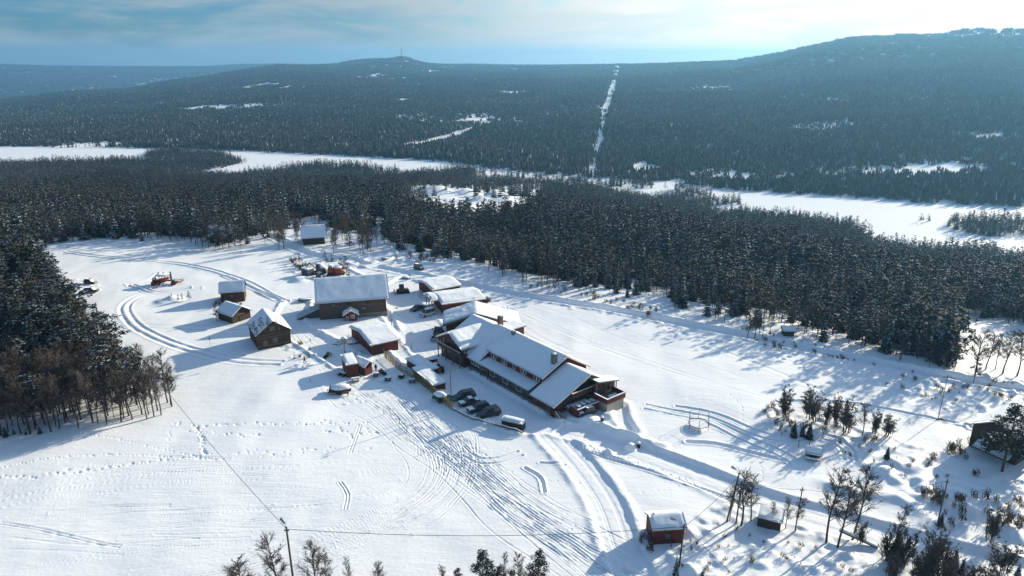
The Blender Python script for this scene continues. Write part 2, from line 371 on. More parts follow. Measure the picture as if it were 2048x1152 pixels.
def thing(name, label, cat, loc, rz=0.0, group=None):
    o = bpy.data.objects.new(name, None); scene.collection.objects.link(o); o.empty_display_size = 0.5
    o.location = loc; o.rotation_euler = (0, 0, rz); return tag(o, label, cat, group)
def copy_tree(o, parent=None):
    c = o.copy(); scene.collection.objects.link(c)
    if parent is not None: c.parent = parent
    for ch in KIDS.get(o.name, []): copy_tree(ch, c)
    return c
KIDS = {}
def spline(pts, step=1.5):
    """smooth line through world points"""
    p = np.array(pts, float)[:, :2]
    if len(p) < 3: 
        n = max(2, int(np.hypot(*(p[-1] - p[0])) / step)); return p[0] + (p[-1] - p[0]) * np.linspace(0, 1, n)[:, None]
    q = np.vstack([2 * p[0] - p[1], p, 2 * p[-1] - p[-2]]); outp = []
    for i in range(1, len(q) - 2):
        a, b, c, d = q[i - 1:i + 3]; n = max(2, int(np.hypot(*(c - b)) / step)); t = np.linspace(0, 1, n, endpoint=False)[:, None]
        outp.append(0.5 * ((2 * b) + (c - a) * t + (2 * a - 5 * b + 4 * c - d) * t ** 2 + (3 * b - a - 3 * c + d) * t ** 3))
    outp.append(p[-1:]); return np.vstack(outp)
def pix(pts, step=1.5): return spline([P(x, y) for x, y in pts], step)
# ------------------------------------------------------------ ground: fine polar sheet near, coarse sheet to the horizon
azs = np.arange(-43, 43.001, 0.06); rr = [52.0]
while rr[-1] < 330: rr.append(rr[-1] * 1.0021)
rr = np.array(rr); AZ = np.radians(azs)
GX = rr[:, None] * np.sin(AZ)[None]; GY = rr[:, None] * np.cos(AZ)[None]
GZ = T(GX, GY) + fbm(GX / 22, GY / 22, 3, 3) * 0.55 + fbm(GX / 5, GY / 9, 2, 9) * 0.10
def win(x0, x1, y0, y1):
    xs = [x0, x1, x0, x1]; ys = [y0, y0, y1, y1]
    if y1 < 5: return None
    a = [math.degrees(math.atan2(x, max(y, 1))) for x, y in zip(xs, ys)]; r = [math.hypot(x, y) for x, y in zip(xs, ys)]
    rmin = math.hypot(max(x0, 0, -x1) if x0 * x1 > 0 else 0, y0)
    i0, i1 = np.searchsorted(rr, (rmin - .3, max(r) + .3)); j0, j1 = np.searchsorted(azs, (min(a) - .1, max(a) + .1))
    if i1 <= i0 or j1 <= j0: return None
    return slice(i0, i1), slice(j0, j1)
def dist_field(pts, wmax):
    w = win(pts[:, 0].min() - wmax, pts[:, 0].max() + wmax, pts[:, 1].min() - wmax, pts[:, 1].max() + wmax)
    if w is None: return None, None, None
    D = np.full(GX[w].shape, 99.0, np.float32); S = np.zeros(D.shape, np.float32); i0, j0 = w[0].start, w[1].start
    for k in range(len(pts) - 1):
        a, b = pts[k], pts[k + 1]
        q = win(min(a[0], b[0]) - wmax, max(a[0], b[0]) + wmax, min(a[1], b[1]) - wmax, max(a[1], b[1]) + wmax)
        if q is None: continue
        x = GX[q]; y = GY[q]; d = b - a; L2 = d @ d + 1e-9
        t = np.clip(((x - a[0]) * d[0] + (y - a[1]) * d[1]) / L2, 0, 1)
        dx = x - a[0] - t * d[0]; dy = y - a[1] - t * d[1]; dd = np.hypot(dx, dy)
        l = (slice(q[0].start - i0, q[0].stop - i0), slice(q[1].start - j0, q[1].stop - j0))
        m = dd < D[l]; D[l][m] = dd[m]; S[l][m] = np.sign(dx * d[1] - dy * d[0])[m]
    return w, D, S
def sst(x): x = np.clip(x, 0, 1); return x * x * (3 - 2 * x)
def rut(pts, w, dep, berm=0.45):
    q, D, S = dist_field(pts, w * 4 + .1)
    if q is None: return
    wv = 1 + .55 * fbm(GX[q] / 2.3, GY[q] / 2.3, 2, 61); dep = dep * np.clip(wv, .2, 1.8)
    GZ[q] -= dep * np.exp(-(D / w) ** 2) - dep * berm * np.exp(-((D - 2.0 * w) / (0.8 * w)) ** 2)
def twin(pts, gap, w, dep):
    d = np.gradient(pts, axis=0); n = np.stack([d[:, 1], -d[:, 0]], 1) / (np.hypot(d[:, 0], d[:, 1])[:, None] + 1e-9)
    rut(pts + n * gap / 2, w, dep); rut(pts - n * gap / 2, w, dep)
def road(pts, half, dep, berm=0.3, ruts=True, bright=0.6, soft=0.8, base=None):
    q, D, S = dist_field(pts, half + 3.5)
    if q is None: return
    f = 1 - sst((D - half) / soft)
    flat = T(GX[q], GY[q]) - dep + fbm(GX[q] / 1.1, GY[q] / 1.1, 2, 41) * 0.035
    GZ[q] = GZ[q] * (1 - f) + flat * f + berm * np.exp(-((D - half - 1.1) / 0.7) ** 2) * (1 + 0.8 * fbm(GX[q] / 1.3, GY[q] / 1.3, 2, 4))
    if ruts:
        for o in (-0.85, 0.85, -1.15, 1.2): GZ[q] -= 0.05 * np.exp(-((D * S - o * half / 2.2) / 0.16) ** 2)
def bump(x, y, r, h, p=1.0):
    q = win(x - 2.2 * r, x + 2.2 * r, y - 2.2 * r, y + 2.2 * r)
    if q is None: return
    GZ[q] += h * np.exp(-(((GX[q] - x) ** 2 + (GY[q] - y) ** 2) / r ** 2) ** p)
def rnd_in(poly, n, z=0.0, seed=0):
    rg = np.random.default_rng(seed); poly = np.array(poly, float); w = [P(*p) for p in poly]; wp = np.array([(a, b) for a, b, c in w])
    o = []
    while len(o) < n:
        x = rg.uniform(wp[:, 0].min(), wp[:, 0].max(), 400); y = rg.uniform(wp[:, 1].min(), wp[:, 1].max(), 400)
        k = inpoly(x, y, wp); o += list(zip(x[k], y[k]))
    return o[:n]
def hummocks(poly, n, r, h, seed):
    rg = np.random.default_rng(seed + 5)
    for x, y in rnd_in(poly, n, seed=seed):
        k = rg.uniform(.4, 1) ** 1.5; bump(x, y, r * (.35 + k) * .6, .36 * h * k * rg.choice([1, 1, 1, -.5]), rg.choice([1.0, 1.6]))
HUM = [([(1290, 1120), (1440, 1000), (1560, 1030), (1700, 1060), (1780, 1152), (1900, 1250), (1250, 1250)], 330, 1.3, .75, 1),
       ([(1640, 880), (1760, 870), (1930, 915), (2048, 960), (2200, 1010), (2200, 1090), (2048, 1080), (1850, 1000), (1720, 930)], 320, 1.7, .85, 2),
       ([(1510, 825), (1560, 810), (1700, 850), (1780, 880), (1700, 885), (1560, 870)], 110, 1.1, .6, 3),
       ([(1780, 735), (1900, 740), (2048, 760), (2048, 815), (1900, 820), (1760, 770)], 200, 1.4, .8, 4),
       ([(800, 512), (870, 505), (900, 525), (830, 535)], 40, 1.6, .8, 5), ([(560, 695), (620, 680), (650, 720), (600, 745)], 45, .9, .6, 6),
       ([(1480, 655), (1620, 680), (1760, 720), (1740, 735), (1600, 700), (1480, 680)], 90, 1.2, .6, 7),
       ([(560, 500), (780, 495), (800, 520), (700, 530)], 80, 2.0, .7, 8), ([(640, 775), (700, 770), (740, 800), (690, 810)], 20, .6, .3, 9),
       ([(145, 555), (200, 560), (200, 590), (150, 590)], 20, 1.2, .8, 10), ([(1090, 600), (1350, 640), (1350, 655), (1100, 612)], 60, 1.2, .45, 11),
       ([(1120, 840), (1290, 870), (1270, 885), (1130, 860)], 40, .7, .4, 12), ([(1820, 985), (2048, 1040), (2048, 1085), (1860, 1035)], 90, 1.5, .7, 13),
       ([(570, 520), (640, 545), (620, 560), (560, 535)], 40, 1.0, .6, 14)]
for h in HUM: hummocks(*h)
# ploughed roads and yards
road(pix([(1095, 858), (1120, 885), (1165, 935), (1212, 1005), (1240, 1080), (1268, 1150), (1290, 1230)]), 2.3, 0.22, .16)
mainroad = pix([(1110, 850), (1180, 866), (1280, 905), (1400, 950), (1500, 990), (1600, 1022), (1700, 1050), (1820, 1085), (2048, 1145), (2300, 1210)])
road(mainroad, 2.7, .66, .12, soft=1.0)
road(pix([(540, 470), (600, 500), (640, 512), (700, 520), (740, 530), (830, 548), (1000, 582), (1200, 617), (1350, 645), (1500, 672), (1700, 715), (1850, 745), (2048, 780), (2250, 815)]), 1.5, .7, .2, ruts=False, soft=.7)
road(pix([(740, 530), (800, 515), (805, 500), (780, 490)]), 1.4, .3, .3, ruts=False)
road(pix([(700, 520), (660, 525), (690, 545), (720, 560)]), 2.0, .2, .3)
road(pix([(1000, 775), (960, 750), (900, 720), (850, 670), (810, 625), (790, 590), (830, 560)]), 5.5, .15, .2, ruts=False)
road(pix([(1060, 830), (1000, 790), (950, 765)]), 6.5, .22, .15, ruts=False)
road(pix([(1240, 810), (1245, 835), (1262, 862)]), .8, .5, .15, ruts=False)
road(pix([(590, 610), (580, 650), (640, 690), (700, 725)]), 3.2, .15, .3, ruts=False)
# tracks: vehicles, loops
for pl, g, w, d in [([(130, 505), (210, 515), (330, 524), (400, 535), (480, 560), (540, 590), (570, 605)], 1.9, .28, .28),
                    ([(450, 552), (500, 575), (560, 600)], 0.1, .4, .4),
                    ([(400, 578), (300, 589), (262, 602), (249, 622), (272, 652), (330, 683), (400, 705), (470, 722), (560, 728)], 2.0, .4, .15),
                    ([(262, 572), (285, 578), (300, 584), (340, 581), (380, 576)], 1.6, .3, .3), ([(255, 570), (300, 560), (320, 545)], 1.5, .3, .25),
                    ([(1290, 812), (1340, 822), (1410, 838), (1480, 870), (1560, 905), (1590, 925)], 1.9, .22, .17),
                    ([(1350, 815), (1420, 828), (1500, 860), (1560, 875), (1640, 870), (1690, 895), (1700, 920)], 1.9, .25, .17),
                    ([(1375, 882), (1430, 885), (1500, 902), (1570, 920)], .1, .35, .3),
                    ([(1560, 800), (1700, 805), (1860, 835), (1940, 850)], .1, .3, .3), ([(1930, 850), (2000, 815), (2048, 790), (2200, 740)], 2.0, .35, .4),
                    ([(1040, 905), (1000, 918), (960, 920), (930, 905)], 1.5, .2, .15), ([(1050, 935), (1080, 955), (1088, 985)], .1, .25, .2),
                    ([(1420, 690), (1700, 800)], .1, .5, .05), ([(1080, 925), (1130, 928)], .1, .2, .15),
                    ([(1180, 905), (1320, 945), (1480, 1000)], 0.8, .2, .22), ([(1500, 668), (1700, 712)], .5, .3, .2)]:
    q = pix(pl, 1.2)
    twin(q, g, w, d) if g > .2 else rut(q, w, d)
# ski and snow-scooter tracks: bundles of wandering grooves following guide lines
def bundle(guide, n, spread, w, dep, seed, cut=0.55):
    rg = np.random.default_rng(seed)
    for i in range(n):
        g = pix(guide, 2.2); d = np.gradient(g, axis=0); nn = np.stack([d[:, 1], -d[:, 0]], 1) / (np.hypot(d[:, 0], d[:, 1])[:, None] + 1e-9)
        L = np.arange(len(g)) * 2.2; off = rg.normal(0, 1) * np.interp(np.linspace(0, 1, len(g)), np.linspace(0, 1, len(spread)), spread)
        off = off + 0.5 * np.sin(L / rg.uniform(9, 22) + rg.uniform(0, 6)) + 0.4 * np.sin(L / rg.uniform(3, 6) + rg.uniform(0, 6))
        a = rg.uniform(0, cut); b = rg.uniform(a + .25, 1.3); k0 = int(a * len(g)); k1 = int(min(b, 1) * len(g))
        if k1 - k0 < 5: continue
        p = (g + nn * off[:, None])[k0:k1]; ww = w * rg.uniform(.5, 1.1); dd = dep * rg.uniform(.12, .42)
        if rg.random() < .55: twin(p, rg.uniform(.3, .55), ww, dd)
        else: rut(p, ww, dd)
bundle([(640, 700), (700, 740), (770, 785), (840, 850), (900, 900), (970, 960), (1060, 1030), (1160, 1090), (1290, 1170)], 95, [2, 3.4, 4.2, 3.0, 2.2, 2.2, 2.6, 3], .11, .12, 1)
bundle([(840, 830), (890, 890), (895, 950), (860, 1000), (780, 1050), (640, 1110), (500, 1150)], 60, [3, 3.2, 2.5, 2.2, 2.5, 3, 4], .11, .09, 2, .4)
bundle([(850, 860), (860, 910), (820, 950), (700, 990), (500, 1005), (250, 1010), (0, 1020)], 42, [2.5, 3, 3, 4, 5, 6, 6], .12, .08, 3, .6)
bundle([(780, 910), (600, 925), (400, 935), (200, 950), (0, 985)], 26, [3, 3, 3, 4, 4], .13, .09, 4, .6)
bundle([(880, 1000), (760, 1060), (600, 1110), (420, 1145), (250, 1170)], 22, [2, 2, 2, 3, 3], .13, .10, 5, .5)
bundle([(600, 1060), (400, 1075), (200, 1080), (0, 1075)], 16, [2, 3, 3, 3], .13, .10, 6, .6)
bundle([(985, 980), (1010, 1020), (1060, 1050), (1150, 1110), (1240, 1180)], 14, [1.0, 1.0, 1.2, 1.5], .12, .10, 7, .5)
bundle([(300, 728), (450, 722), (560, 735), (640, 745), (720, 765)], 9, [1.2, 1.2, 1.2, 1.5], .16, .13, 8, .4)
bundle([(520, 600), (590, 640), (640, 690), (700, 730)], 22, [3, 3, 3, 3], .14, .10, 9, .4)
bundle([(760, 600), (820, 650), (880, 720), (980, 790), (1080, 860)], 30, [4, 5, 5, 5], .16, .07, 10, .5)
bundle([(1300, 790), (1450, 815), (1600, 880)], 12, [2, 3, 3], .13, .09, 11, .4)
bundle([(1000, 590), (1250, 690), (1600, 800)], 9, [9, 12, 12], .5, .05, 13, .5)
for k, pl in enumerate([[(0, 1045), (90, 1060), (180, 1082), (240, 1092)], [(100, 1025), (200, 1012), (340, 1010)], [(180, 955), (320, 915), (460, 918)], [(680, 965), (695, 990), (690, 1020)],
                        [(545, 1010), (500, 1040), (440, 1070)], [(720, 850), (700, 905)]]):
    twin(pix(pl, 1.5), .4, .13, .07)
def dots(pl, step, r, dep, wob=.3, seed=0):
    rg = np.random.default_rng(seed + 50); q = pix(pl, step)
    for i, (x, y) in enumerate(q):
        if rg.random() < .12: continue
        bump(x + rg.normal(0, wob), y + rg.normal(0, wob), .8 * r * rg.uniform(.6, 1.3), -.62 * dep * rg.uniform(.4, 1.2)); bump(x - r * .9, y - r * 1.1, r * .7, dep * .15)
for k, a in enumerate([([(110, 862), (210, 873), (300, 892), (400, 915)], .8, .2, .25, .05), ([(0, 955), (80, 950), (170, 940), (330, 917)], .6, .28, .3, .3),
                       ([(0, 935), (110, 915), (250, 908), (400, 918), (450, 922)], .5, .22, .25, .1), ([(340, 845), (400, 850), (600, 848), (740, 846)], .7, .25, .3, .35),
                       ([(395, 852), (405, 880), (408, 910)], .35, .28, .35, .25), ([(440, 908), (560, 905), (740, 895)], .8, .25, .2, .5), ([(640, 850), (700, 870), (760, 860)], .8, .3, .28, .9),
                       ([(340, 855), (335, 895)], .8, .15, .2, .1), ([(380, 858), (440, 868), (520, 872)], 1.1, .3, .3, .3), ([(1470, 795), (1485, 820), (1487, 850), (1515, 880), (1520, 910), (1525, 960)], .6, .16, .25, .05),
                       ([(1460, 790), (1480, 812)], .6, .15, .22, .05), ([(1240, 982), (1300, 985), (1370, 970)], 1.2, .18, .2, .15), ([(1085, 962), (1160, 965)], 1.0, .16, .2, .1),
                       ([(1880, 800), (1900, 830), (1950, 870), (1990, 890)], .7, .2, .28, .1), ([(1130, 880), (1200, 900), (1300, 925), (1420, 975)], .55, .2, .3, .25),
                       ([(1140, 885), (1230, 915), (1330, 945)], .55, .2, .25, .3), ([(660, 730), (800, 780), (900, 870), (1010, 930)], .25, .2, .12, 2.2),
                       ([(660, 720), (760, 770), (860, 850)], .2, .2, .12, 2.8), ([(1000, 1000), (1100, 1040), (1260, 1130)], .3, .2, .1, 1.2), ([(1790, 820), (1850, 880)], .8, .16, .22, .1)]):
    dots(*a, seed=k)
# snow walls pushed up by ploughing
def ridge(pl, w, h, seed):
    rg = np.random.default_rng(seed)
    for x, y in pix(pl, w * .55): bump(x + rg.normal(0, w * .15), y + rg.normal(0, w * .15), w * rg.uniform(.6, 1.1), .55 * h * rg.uniform(.5, 1.1))
ridge([(905, 822), (960, 845), (1040, 868)], .8, .35, 1); ridge([(1105, 838), (1180, 850), (1270, 878)], .9, .5, 2); ridge([(1200, 850), (1240, 868), (1330, 890)], .8, .4, 3)
ridge([(945, 742), (1000, 775), (1090, 826)], .6, .45, 4); ridge([(775, 700), (830, 750), (900, 800)], .8, .4, 5); ridge([(985, 540), (870, 528), (800, 520)], 1.5, .4, 6)
ridge([(1650, 965), (1720, 985), (1800, 1000), (1850, 1030)], 1.6, .6, 7); ridge([(830, 560), (870, 570)], .8, .5, 8); ridge([(760, 600), (785, 630), (800, 660)], 1.0, .35, 9)
for px, py, r, h in [(1218, 905, .8, .75), (1262, 890, 1.0, 1.0), (1170, 548, 1, .3), (1180, 838, 1.6, .8), (1215, 832, 1.2, .7), (600, 560, 2.5, 1.0), (930, 545, 1.2, .7), (885, 540, 1.2, .7), (350, 600, 2, 1), (330, 603, 2.5, .7)]:
    x, y, z = P(px, py); bump(x, y, r, h, 1.6)
def gz(x, y):
    a = math.degrees(math.atan2(x, y)); r = math.hypot(x, y)
    if rr[0] < r < rr[-2] and abs(a) < 42:
        i = int(np.searchsorted(rr, r)); j = int(round((a - azs[0]) / 0.06)); return float(GZ[i, j])
    return float(T(x, y))
# flatten under houses is unnecessary: walls run below the snow line
nr, na = GX.shape
fade = np.clip((rr - 300) / 28, 0, 1)[:, None]; GZ2 = GZ - fade * 0.0
V = np.stack([GX, GY, GZ2], -1).reshape(-1, 3)
ii = np.arange(nr - 1)[:, None] * na + np.arange(na - 1)[None]
F = np.stack([ii, ii + 1, ii + na + 1, ii + na], -1).reshape(-1, 4)[:, ::-1]
# coarse sheet
a2 = np.radians(np.arange(-180, 180, 0.4)); r2 = [2.0]
while r2[-1] < 12500: r2.append(r2[-1] * (1.08 if r2[-1] < 200 else 1.015))
r2 = np.array(r2); X2 = r2[:, None] * np.sin(a2)[None]; Y2 = r2[:, None] * np.cos(a2)[None]; Z2 = T(X2, Y2)
inside = (r2[:, None] < 318) & (r2[:, None] > 54) & (np.abs(np.degrees(a2))[None] < 42.2)
Z2 = np.where(inside, Z2 - 4.0, Z2)
n2, m2 = X2.shape; V2 = np.stack([X2, Y2, Z2], -1).reshape(-1, 3)
i2 = np.arange(n2 - 1)[:, None] * m2 + np.arange(m2)[None]; j2 = np.arange(n2 - 1)[:, None] * m2 + (np.arange(m2)[None] + 1) % m2
F2 = np.stack([i2, j2, j2 + m2, i2 + m2], -1).reshape(-1, 4)[:, ::-1] + len(V)
VV = np.vstack([V, V2]); FF = np.vstack([F, F2])
def np_mesh(name, VV, FF, smooth=True):
    me = bpy.data.meshes.new(name); k = FF.shape[1]
    me.vertices.add(len(VV)); me.vertices.foreach_set('co', VV.astype(np.float32).ravel())
    me.loops.add(FF.size); me.loops.foreach_set('vertex_index', FF.astype(np.int32).ravel())
    me.polygons.add(len(FF)); me.polygons.foreach_set('loop_start', np.arange(0, FF.size, k, dtype=np.int32))
    me.polygons.foreach_set('loop_total', np.full(len(FF), k, np.int32)); me.polygons.foreach_set('use_smooth', np.full(len(FF), smooth))
    me.update(calc_edges=True); return me
gme = np_mesh('ground', VV, FF); gme.materials.append(FIELD)
ground = bpy.data.objects.new('ground', gme); scene.collection.objects.link(ground); tag(ground, kind='structure')
# ------------------------------------------------------------ trees
def tufts(mb, c, r, n, sz, m, rd, flat=0.55):
    for i in range(n):
        while True:
            d = Vector((rd.uniform(-1, 1), rd.uniform(-1, 1), rd.uniform(-1, 1)))
            if d.length < 1: break
        p = Vector(c) + Vector((d.x * r, d.y * r, d.z * r * flat))
        a = Vector((rd.gauss(0, 1), rd.gauss(0, 1), rd.gauss(0, .6))).normalized() * sz * rd.uniform(.6, 1.3)
        b = Vector((rd.gauss(0, 1), rd.gauss(0, 1), rd.gauss(0, .6))).normalized() * sz * rd.uniform(.5, 1.0)
        mb.add([p - a, p + b, p + a], [(0, 1, 2)], m)
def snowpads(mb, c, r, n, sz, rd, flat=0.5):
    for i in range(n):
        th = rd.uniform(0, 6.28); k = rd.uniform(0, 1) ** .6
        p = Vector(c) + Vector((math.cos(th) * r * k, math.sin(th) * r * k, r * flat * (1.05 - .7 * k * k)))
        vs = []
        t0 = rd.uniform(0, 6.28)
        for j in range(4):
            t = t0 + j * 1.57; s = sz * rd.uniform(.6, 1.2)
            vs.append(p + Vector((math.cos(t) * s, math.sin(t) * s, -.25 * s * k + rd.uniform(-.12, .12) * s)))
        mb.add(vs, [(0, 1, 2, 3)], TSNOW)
def pine_meshes(seed, h, rich=1.0, snow=1.0, spruce=False, sz=1.0):
    rd = random.Random(seed); tr = MB(); cr = MB(); nd = NEEDLE2 if spruce else NEEDLE
    lean = (rd.uniform(-.03, .03), rd.uniform(-.03, .03)); pts = []; rs = []
    for i in range(5):
        t = i / 4; pts.append((lean[0] * h * t * t, lean[1] * h * t * t, h * .97 * t - (0.6 if i == 0 else 0))); rs.append((0.02 + .16 * (1 - t) ** .8) * h / 12)
    tr.path(pts, rs, BARK, 6)
    if not spruce:
        base = rd.uniform(.15, .34)
        nb = int(22 * rich)
        for i in range(nb):
            t = base + (1 - base) * (i + rd.random()) / nb; q = (t - base) / (1 - base)
            rad = h * (.055 + .135 * math.sin(math.pi * min(1, q * .80 + .22)) ** .8 * (1.12 - .55 * q)) * rd.uniform(.35, 1.15); th = rd.uniform(0, 6.28)
            c = Vector((lean[0] * h * t * t + math.cos(th) * rad, lean[1] * h * t * t + math.sin(th) * rad, h * t + rd.uniform(-.2, .3)))
            a = Vector((lean[0] * h * t * t, lean[1] * h * t * t, h * t - .08 * rad * 6))
            tr.tube(a, c, .045 * h / 12, .015, BARK, 4, False)
            cl = h * rd.uniform(.05, .085) * (1.18 - .58 * q)
            tufts(cr, c, cl * 1.25, int(16 * rich), cl * .62 * sz, nd, rd); snowpads(cr, c, cl * 1.05, max(1, int(3.4 * rich * snow * rd.uniform(.2, 1.5))), cl * .32 * sz, rd)
        tufts(cr, (lean[0] * h, lean[1] * h, h * .97), h * .04, int(12 * rich), h * .04 * sz, nd, rd, 1.2)
    else:
        L = int(13 * rich)
        for i in range(L):
            t = .10 + .88 * i / L; rad = h * .21 * (1 - t) ** .85 + .15; n = max(4, int(8 * (1 - t) + 4)); th0 = rd.uniform(0, 6.28)
            for k in range(n):
                th = th0 + 6.283 * k / n + rd.uniform(-.25, .25); r_ = rad * rd.uniform(.75, 1.15); z = h * t
                d = Vector((math.cos(th), math.sin(th), 0)); s = Vector((-d.y, d.x, 0)); w = (.30 * rad + .16) * rd.uniform(.8, 1.2)
                a = Vector((0, 0, z + .12)); b = d * r_ * .6 + Vector((0, 0, z - .10 * r_)); c = d * r_ + Vector((0, 0, z - .42 * r_))
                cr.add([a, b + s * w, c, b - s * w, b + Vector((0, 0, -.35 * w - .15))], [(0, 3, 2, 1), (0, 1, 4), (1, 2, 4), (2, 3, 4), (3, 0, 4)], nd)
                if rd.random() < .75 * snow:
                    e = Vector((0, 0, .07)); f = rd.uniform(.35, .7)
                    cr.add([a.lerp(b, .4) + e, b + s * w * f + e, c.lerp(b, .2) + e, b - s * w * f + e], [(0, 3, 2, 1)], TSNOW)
                tufts(cr, c.lerp(b, .4), w * .9, 2, w * .6, nd, rd)
    return tr.mesh('trunk'), cr.mesh('crown')
def birch_meshes(seed, h, rich=1.0, bushy=False, m=None, bark=None):
    rd = random.Random(seed); tr = MB(); cr = MB(); m = m or TWIG; bark = bark or BBARK
    def sliver(a, b, w, mm):
        a = Vector(a); b = Vector(b); d = (b - a).normalized(); u = d.orthogonal().normalized()
        u = (u * math.cos(seed + a.x * 7) + d.cross(u) * math.sin(seed + a.x * 7)) * w
        cr.add([a - u, a + u, b], [(0, 1, 2)], mm)
    stems = [(0, 0)] if not bushy else [(rd.uniform(-.9, .9), rd.uniform(-.9, .9)) for _ in range(11)]
    for sx, sy in stems:
        hh = h * rd.uniform(.85, 1.0); ln = (rd.uniform(-.09, .09) + sx * .10, rd.uniform(-.09, .09) + sy * .10)
        def ax(t): return Vector((sx * .5 + ln[0] * hh * t * t + .12 * math.sin(t * 7 + seed), sy * .5 + ln[1] * hh * t * t + .1 * math.cos(t * 6 + seed), hh * t))
        n = 6; pts = [ax(i / n) - Vector((0, 0, .5 if i == 0 else 0)) for i in range(n + 1)]
        k = (.5 if bushy else 1) * h / 10
        tr.path(pts, [(.13 * (1 - i / n) ** .9 + .012) * k for i in range(n + 1)], bark, 5)
        nb = int((11 if bushy else 24) * rich)
        for i in range(nb):
            t = (.12 if bushy else .28) + (.86 if bushy else .70) * (i + rd.random()) / nb; a = ax(t); th = rd.uniform(0, 6.28); L = hh * .30 * (1.1 - t) ** .55 * rd.uniform(.6, 1.1) * (.7 if bushy else 1)
            d = Vector((math.cos(th), math.sin(th), rd.uniform(1.6, 3.0) if bushy else rd.uniform(.8, 1.5))).normalized(); b = a + d * L
            cr.tube(a, b, .045 * k, .015, m, 3, False)
            for j in range(int(8 * rich)):
                s = rd.uniform(.2, 1.0); p = a.lerp(b, s); d2 = (d + Vector((rd.gauss(0, .6), rd.gauss(0, .6), rd.gauss(.1, .4)))).normalized(); q = p + d2 * L * rd.uniform(.3, .6)
                sliver(p, q, .032, m)
                for l in range(int(5 * rich)):
                    p2 = p.lerp(q, rd.uniform(.2, 1)); sliver(p2, p2 + (d2 + Vector((rd.gauss(0, .7), rd.gauss(0, .7), rd.gauss(0, .5)))).normalized() * L * rd.uniform(.15, .38), .022, m)
    return tr.mesh('trunk'), cr.mesh('crown')
PINES = [pine_meshes(10 + i, 12, 1.15, .8 + .4 * (i % 3)) for i in range(6)]
SPRUCES = [pine_meshes(30 + i, 12, 1.25, .5 + .3 * i, True) for i in range(3)]
BIRCHES = [birch_meshes(50 + i, 10, 1.25) for i in range(6)]
DPINES = [pine_meshes(400 + i, 12, 2.4, .35, False, .75) for i in range(3)]
BUSHES = [birch_meshes(70 + i, 6, 1.0, True) for i in range(4)]
SHRUBS = [birch_meshes(80 + i, 2.2, .8, True, SHRUB, SHRUB) for i in range(3)]
def add_tree(name, meshes, x, y, s, label, cat, group=None, h0=None, sxy=1.0, z=None, rz=None):
    z = gz(x, y) if z is None else z
    t = thing(name, label, cat, (x, y, z - .05), random.uniform(0, 6.28) if rz is None else rz, group); t.scale = (s * sxy, s * sxy, s)
    for nm, me in zip(('trunk', 'crown'), meshes):
        o = bpy.data.objects.new(nm, me); scene.collection.objects.link(o); o.parent = t
    return t
def tree_px(kind, px, py, hpx, label, group=None, sxy=1.0, var=0, name=None, cat=None, pz=0.0):
    x, y, _ = P(px, py, pz); dep = y * CP + (CAM_H - pz) * SP; h = hpx / FOC * dep / math.cos(PITCH + math.atan((py - hpx / 2 - 576) / FOC)) * math.cos(math.atan((py - 576) / FOC)); sxy = sxy * (1.7 if kind == 'bush' else 1.0)
    ms, h0 = {'pine': (PINES, 12), 'dense': (DPINES, 12), 'spruce': (SPRUCES, 12), 'birch': (BIRCHES, 10), 'bush': (BUSHES, 6.3), 'shrub': (SHRUBS, 2.3)}[kind]
    nm = name or {'pine': 'pine_tree', 'dense': 'pine_tree', 'spruce': 'spruce_tree', 'birch': 'birch_tree', 'bush': 'birch_thicket', 'shrub': 'bare_shrub'}[kind]
    return add_tree(nm, ms[var % len(ms)], x, y, h / h0, label, cat or {'pine': 'pine tree', 'dense': 'pine tree', 'spruce': 'spruce tree', 'birch': 'birch tree', 'bush': 'tree clump', 'shrub': 'shrub'}[kind], group, sxy=sxy, z=(None if pz == 0 else pz))

# ---- candidate positions of the woods
def jgrid(x0, x1, y0, y1, s, rg):
    gx, gy = np.meshgrid(np.arange(x0, x1, s), np.arange(y0, y1, s)); n = gx.size
    return gx.ravel() + rg.uniform(-.48, .48, n) * s, gy.ravel() + rg.uniform(-.48, .48, n) * s
edge_x = np.array([-600, 0, 90, 130, 215, 350, 480, 560, 650, 760, 800, 870, 905, 1000, 1100, 1180, 1250, 1330, 1345, 1500, 1570, 1700, 1850, 1912, 1925, 2048, 2600.])
edge_y = np.array([505, 500, 500, 488, 478, 486, 492, 470, 462, 484, 500, 514, 526, 552, 576, 588, 596, 606, 628, 652, 662, 700, 742, 746, 640, 655, 760.])
LWOOD = shr([(-420, 500), (20, 545), (95, 590), (150, 655), (200, 715), (240, 765), (290, 785), (350, 797), (352, 828), (310, 838), (200, 852), (100, 866), (0, 872), (-420, 900)])
rg = np.random.default_rng(11)
X, Y = jgrid(-1100, 1100, 60, 1250, 3.3, rg); Z = T(X, Y); px, py = proj(X, Y, Z); azd = np.degrees(np.arctan2(X, Y)); rad = np.hypot(X, Y)
ff = np.interp(azd, fA, fR)
wood = (py < np.interp(px, edge_x, edge_y)) & (np.abs(azd) < 43) & (rad < ff) & ~is_open(px, py)
lw = inpoly(px, py, LWOOD) & (rad < 230)
tall = fbm(X / 45, Y / 45, 3, 90)
X0_, Y0_ = jgrid(-190, 0, 100, 300, 2.05, rg); p0, q0 = proj(X0_, Y0_, T(X0_, Y0_)); k0 = inpoly(p0, q0, LWOOD) & (Y0_ < 230)
nb_ = ~lw; X = np.concatenate([X[nb_], X0_[k0]]); Y = np.concatenate([Y[nb_], Y0_[k0]]); wood = np.concatenate([wood[nb_], np.zeros(k0.sum(), bool)]); lw = np.concatenate([lw[nb_], np.ones(k0.sum(), bool)])
Z = T(X, Y); px, py = proj(X, Y, Z); rad = np.hypot(X, Y); tall = fbm(X / 45, Y / 45, 3, 90)
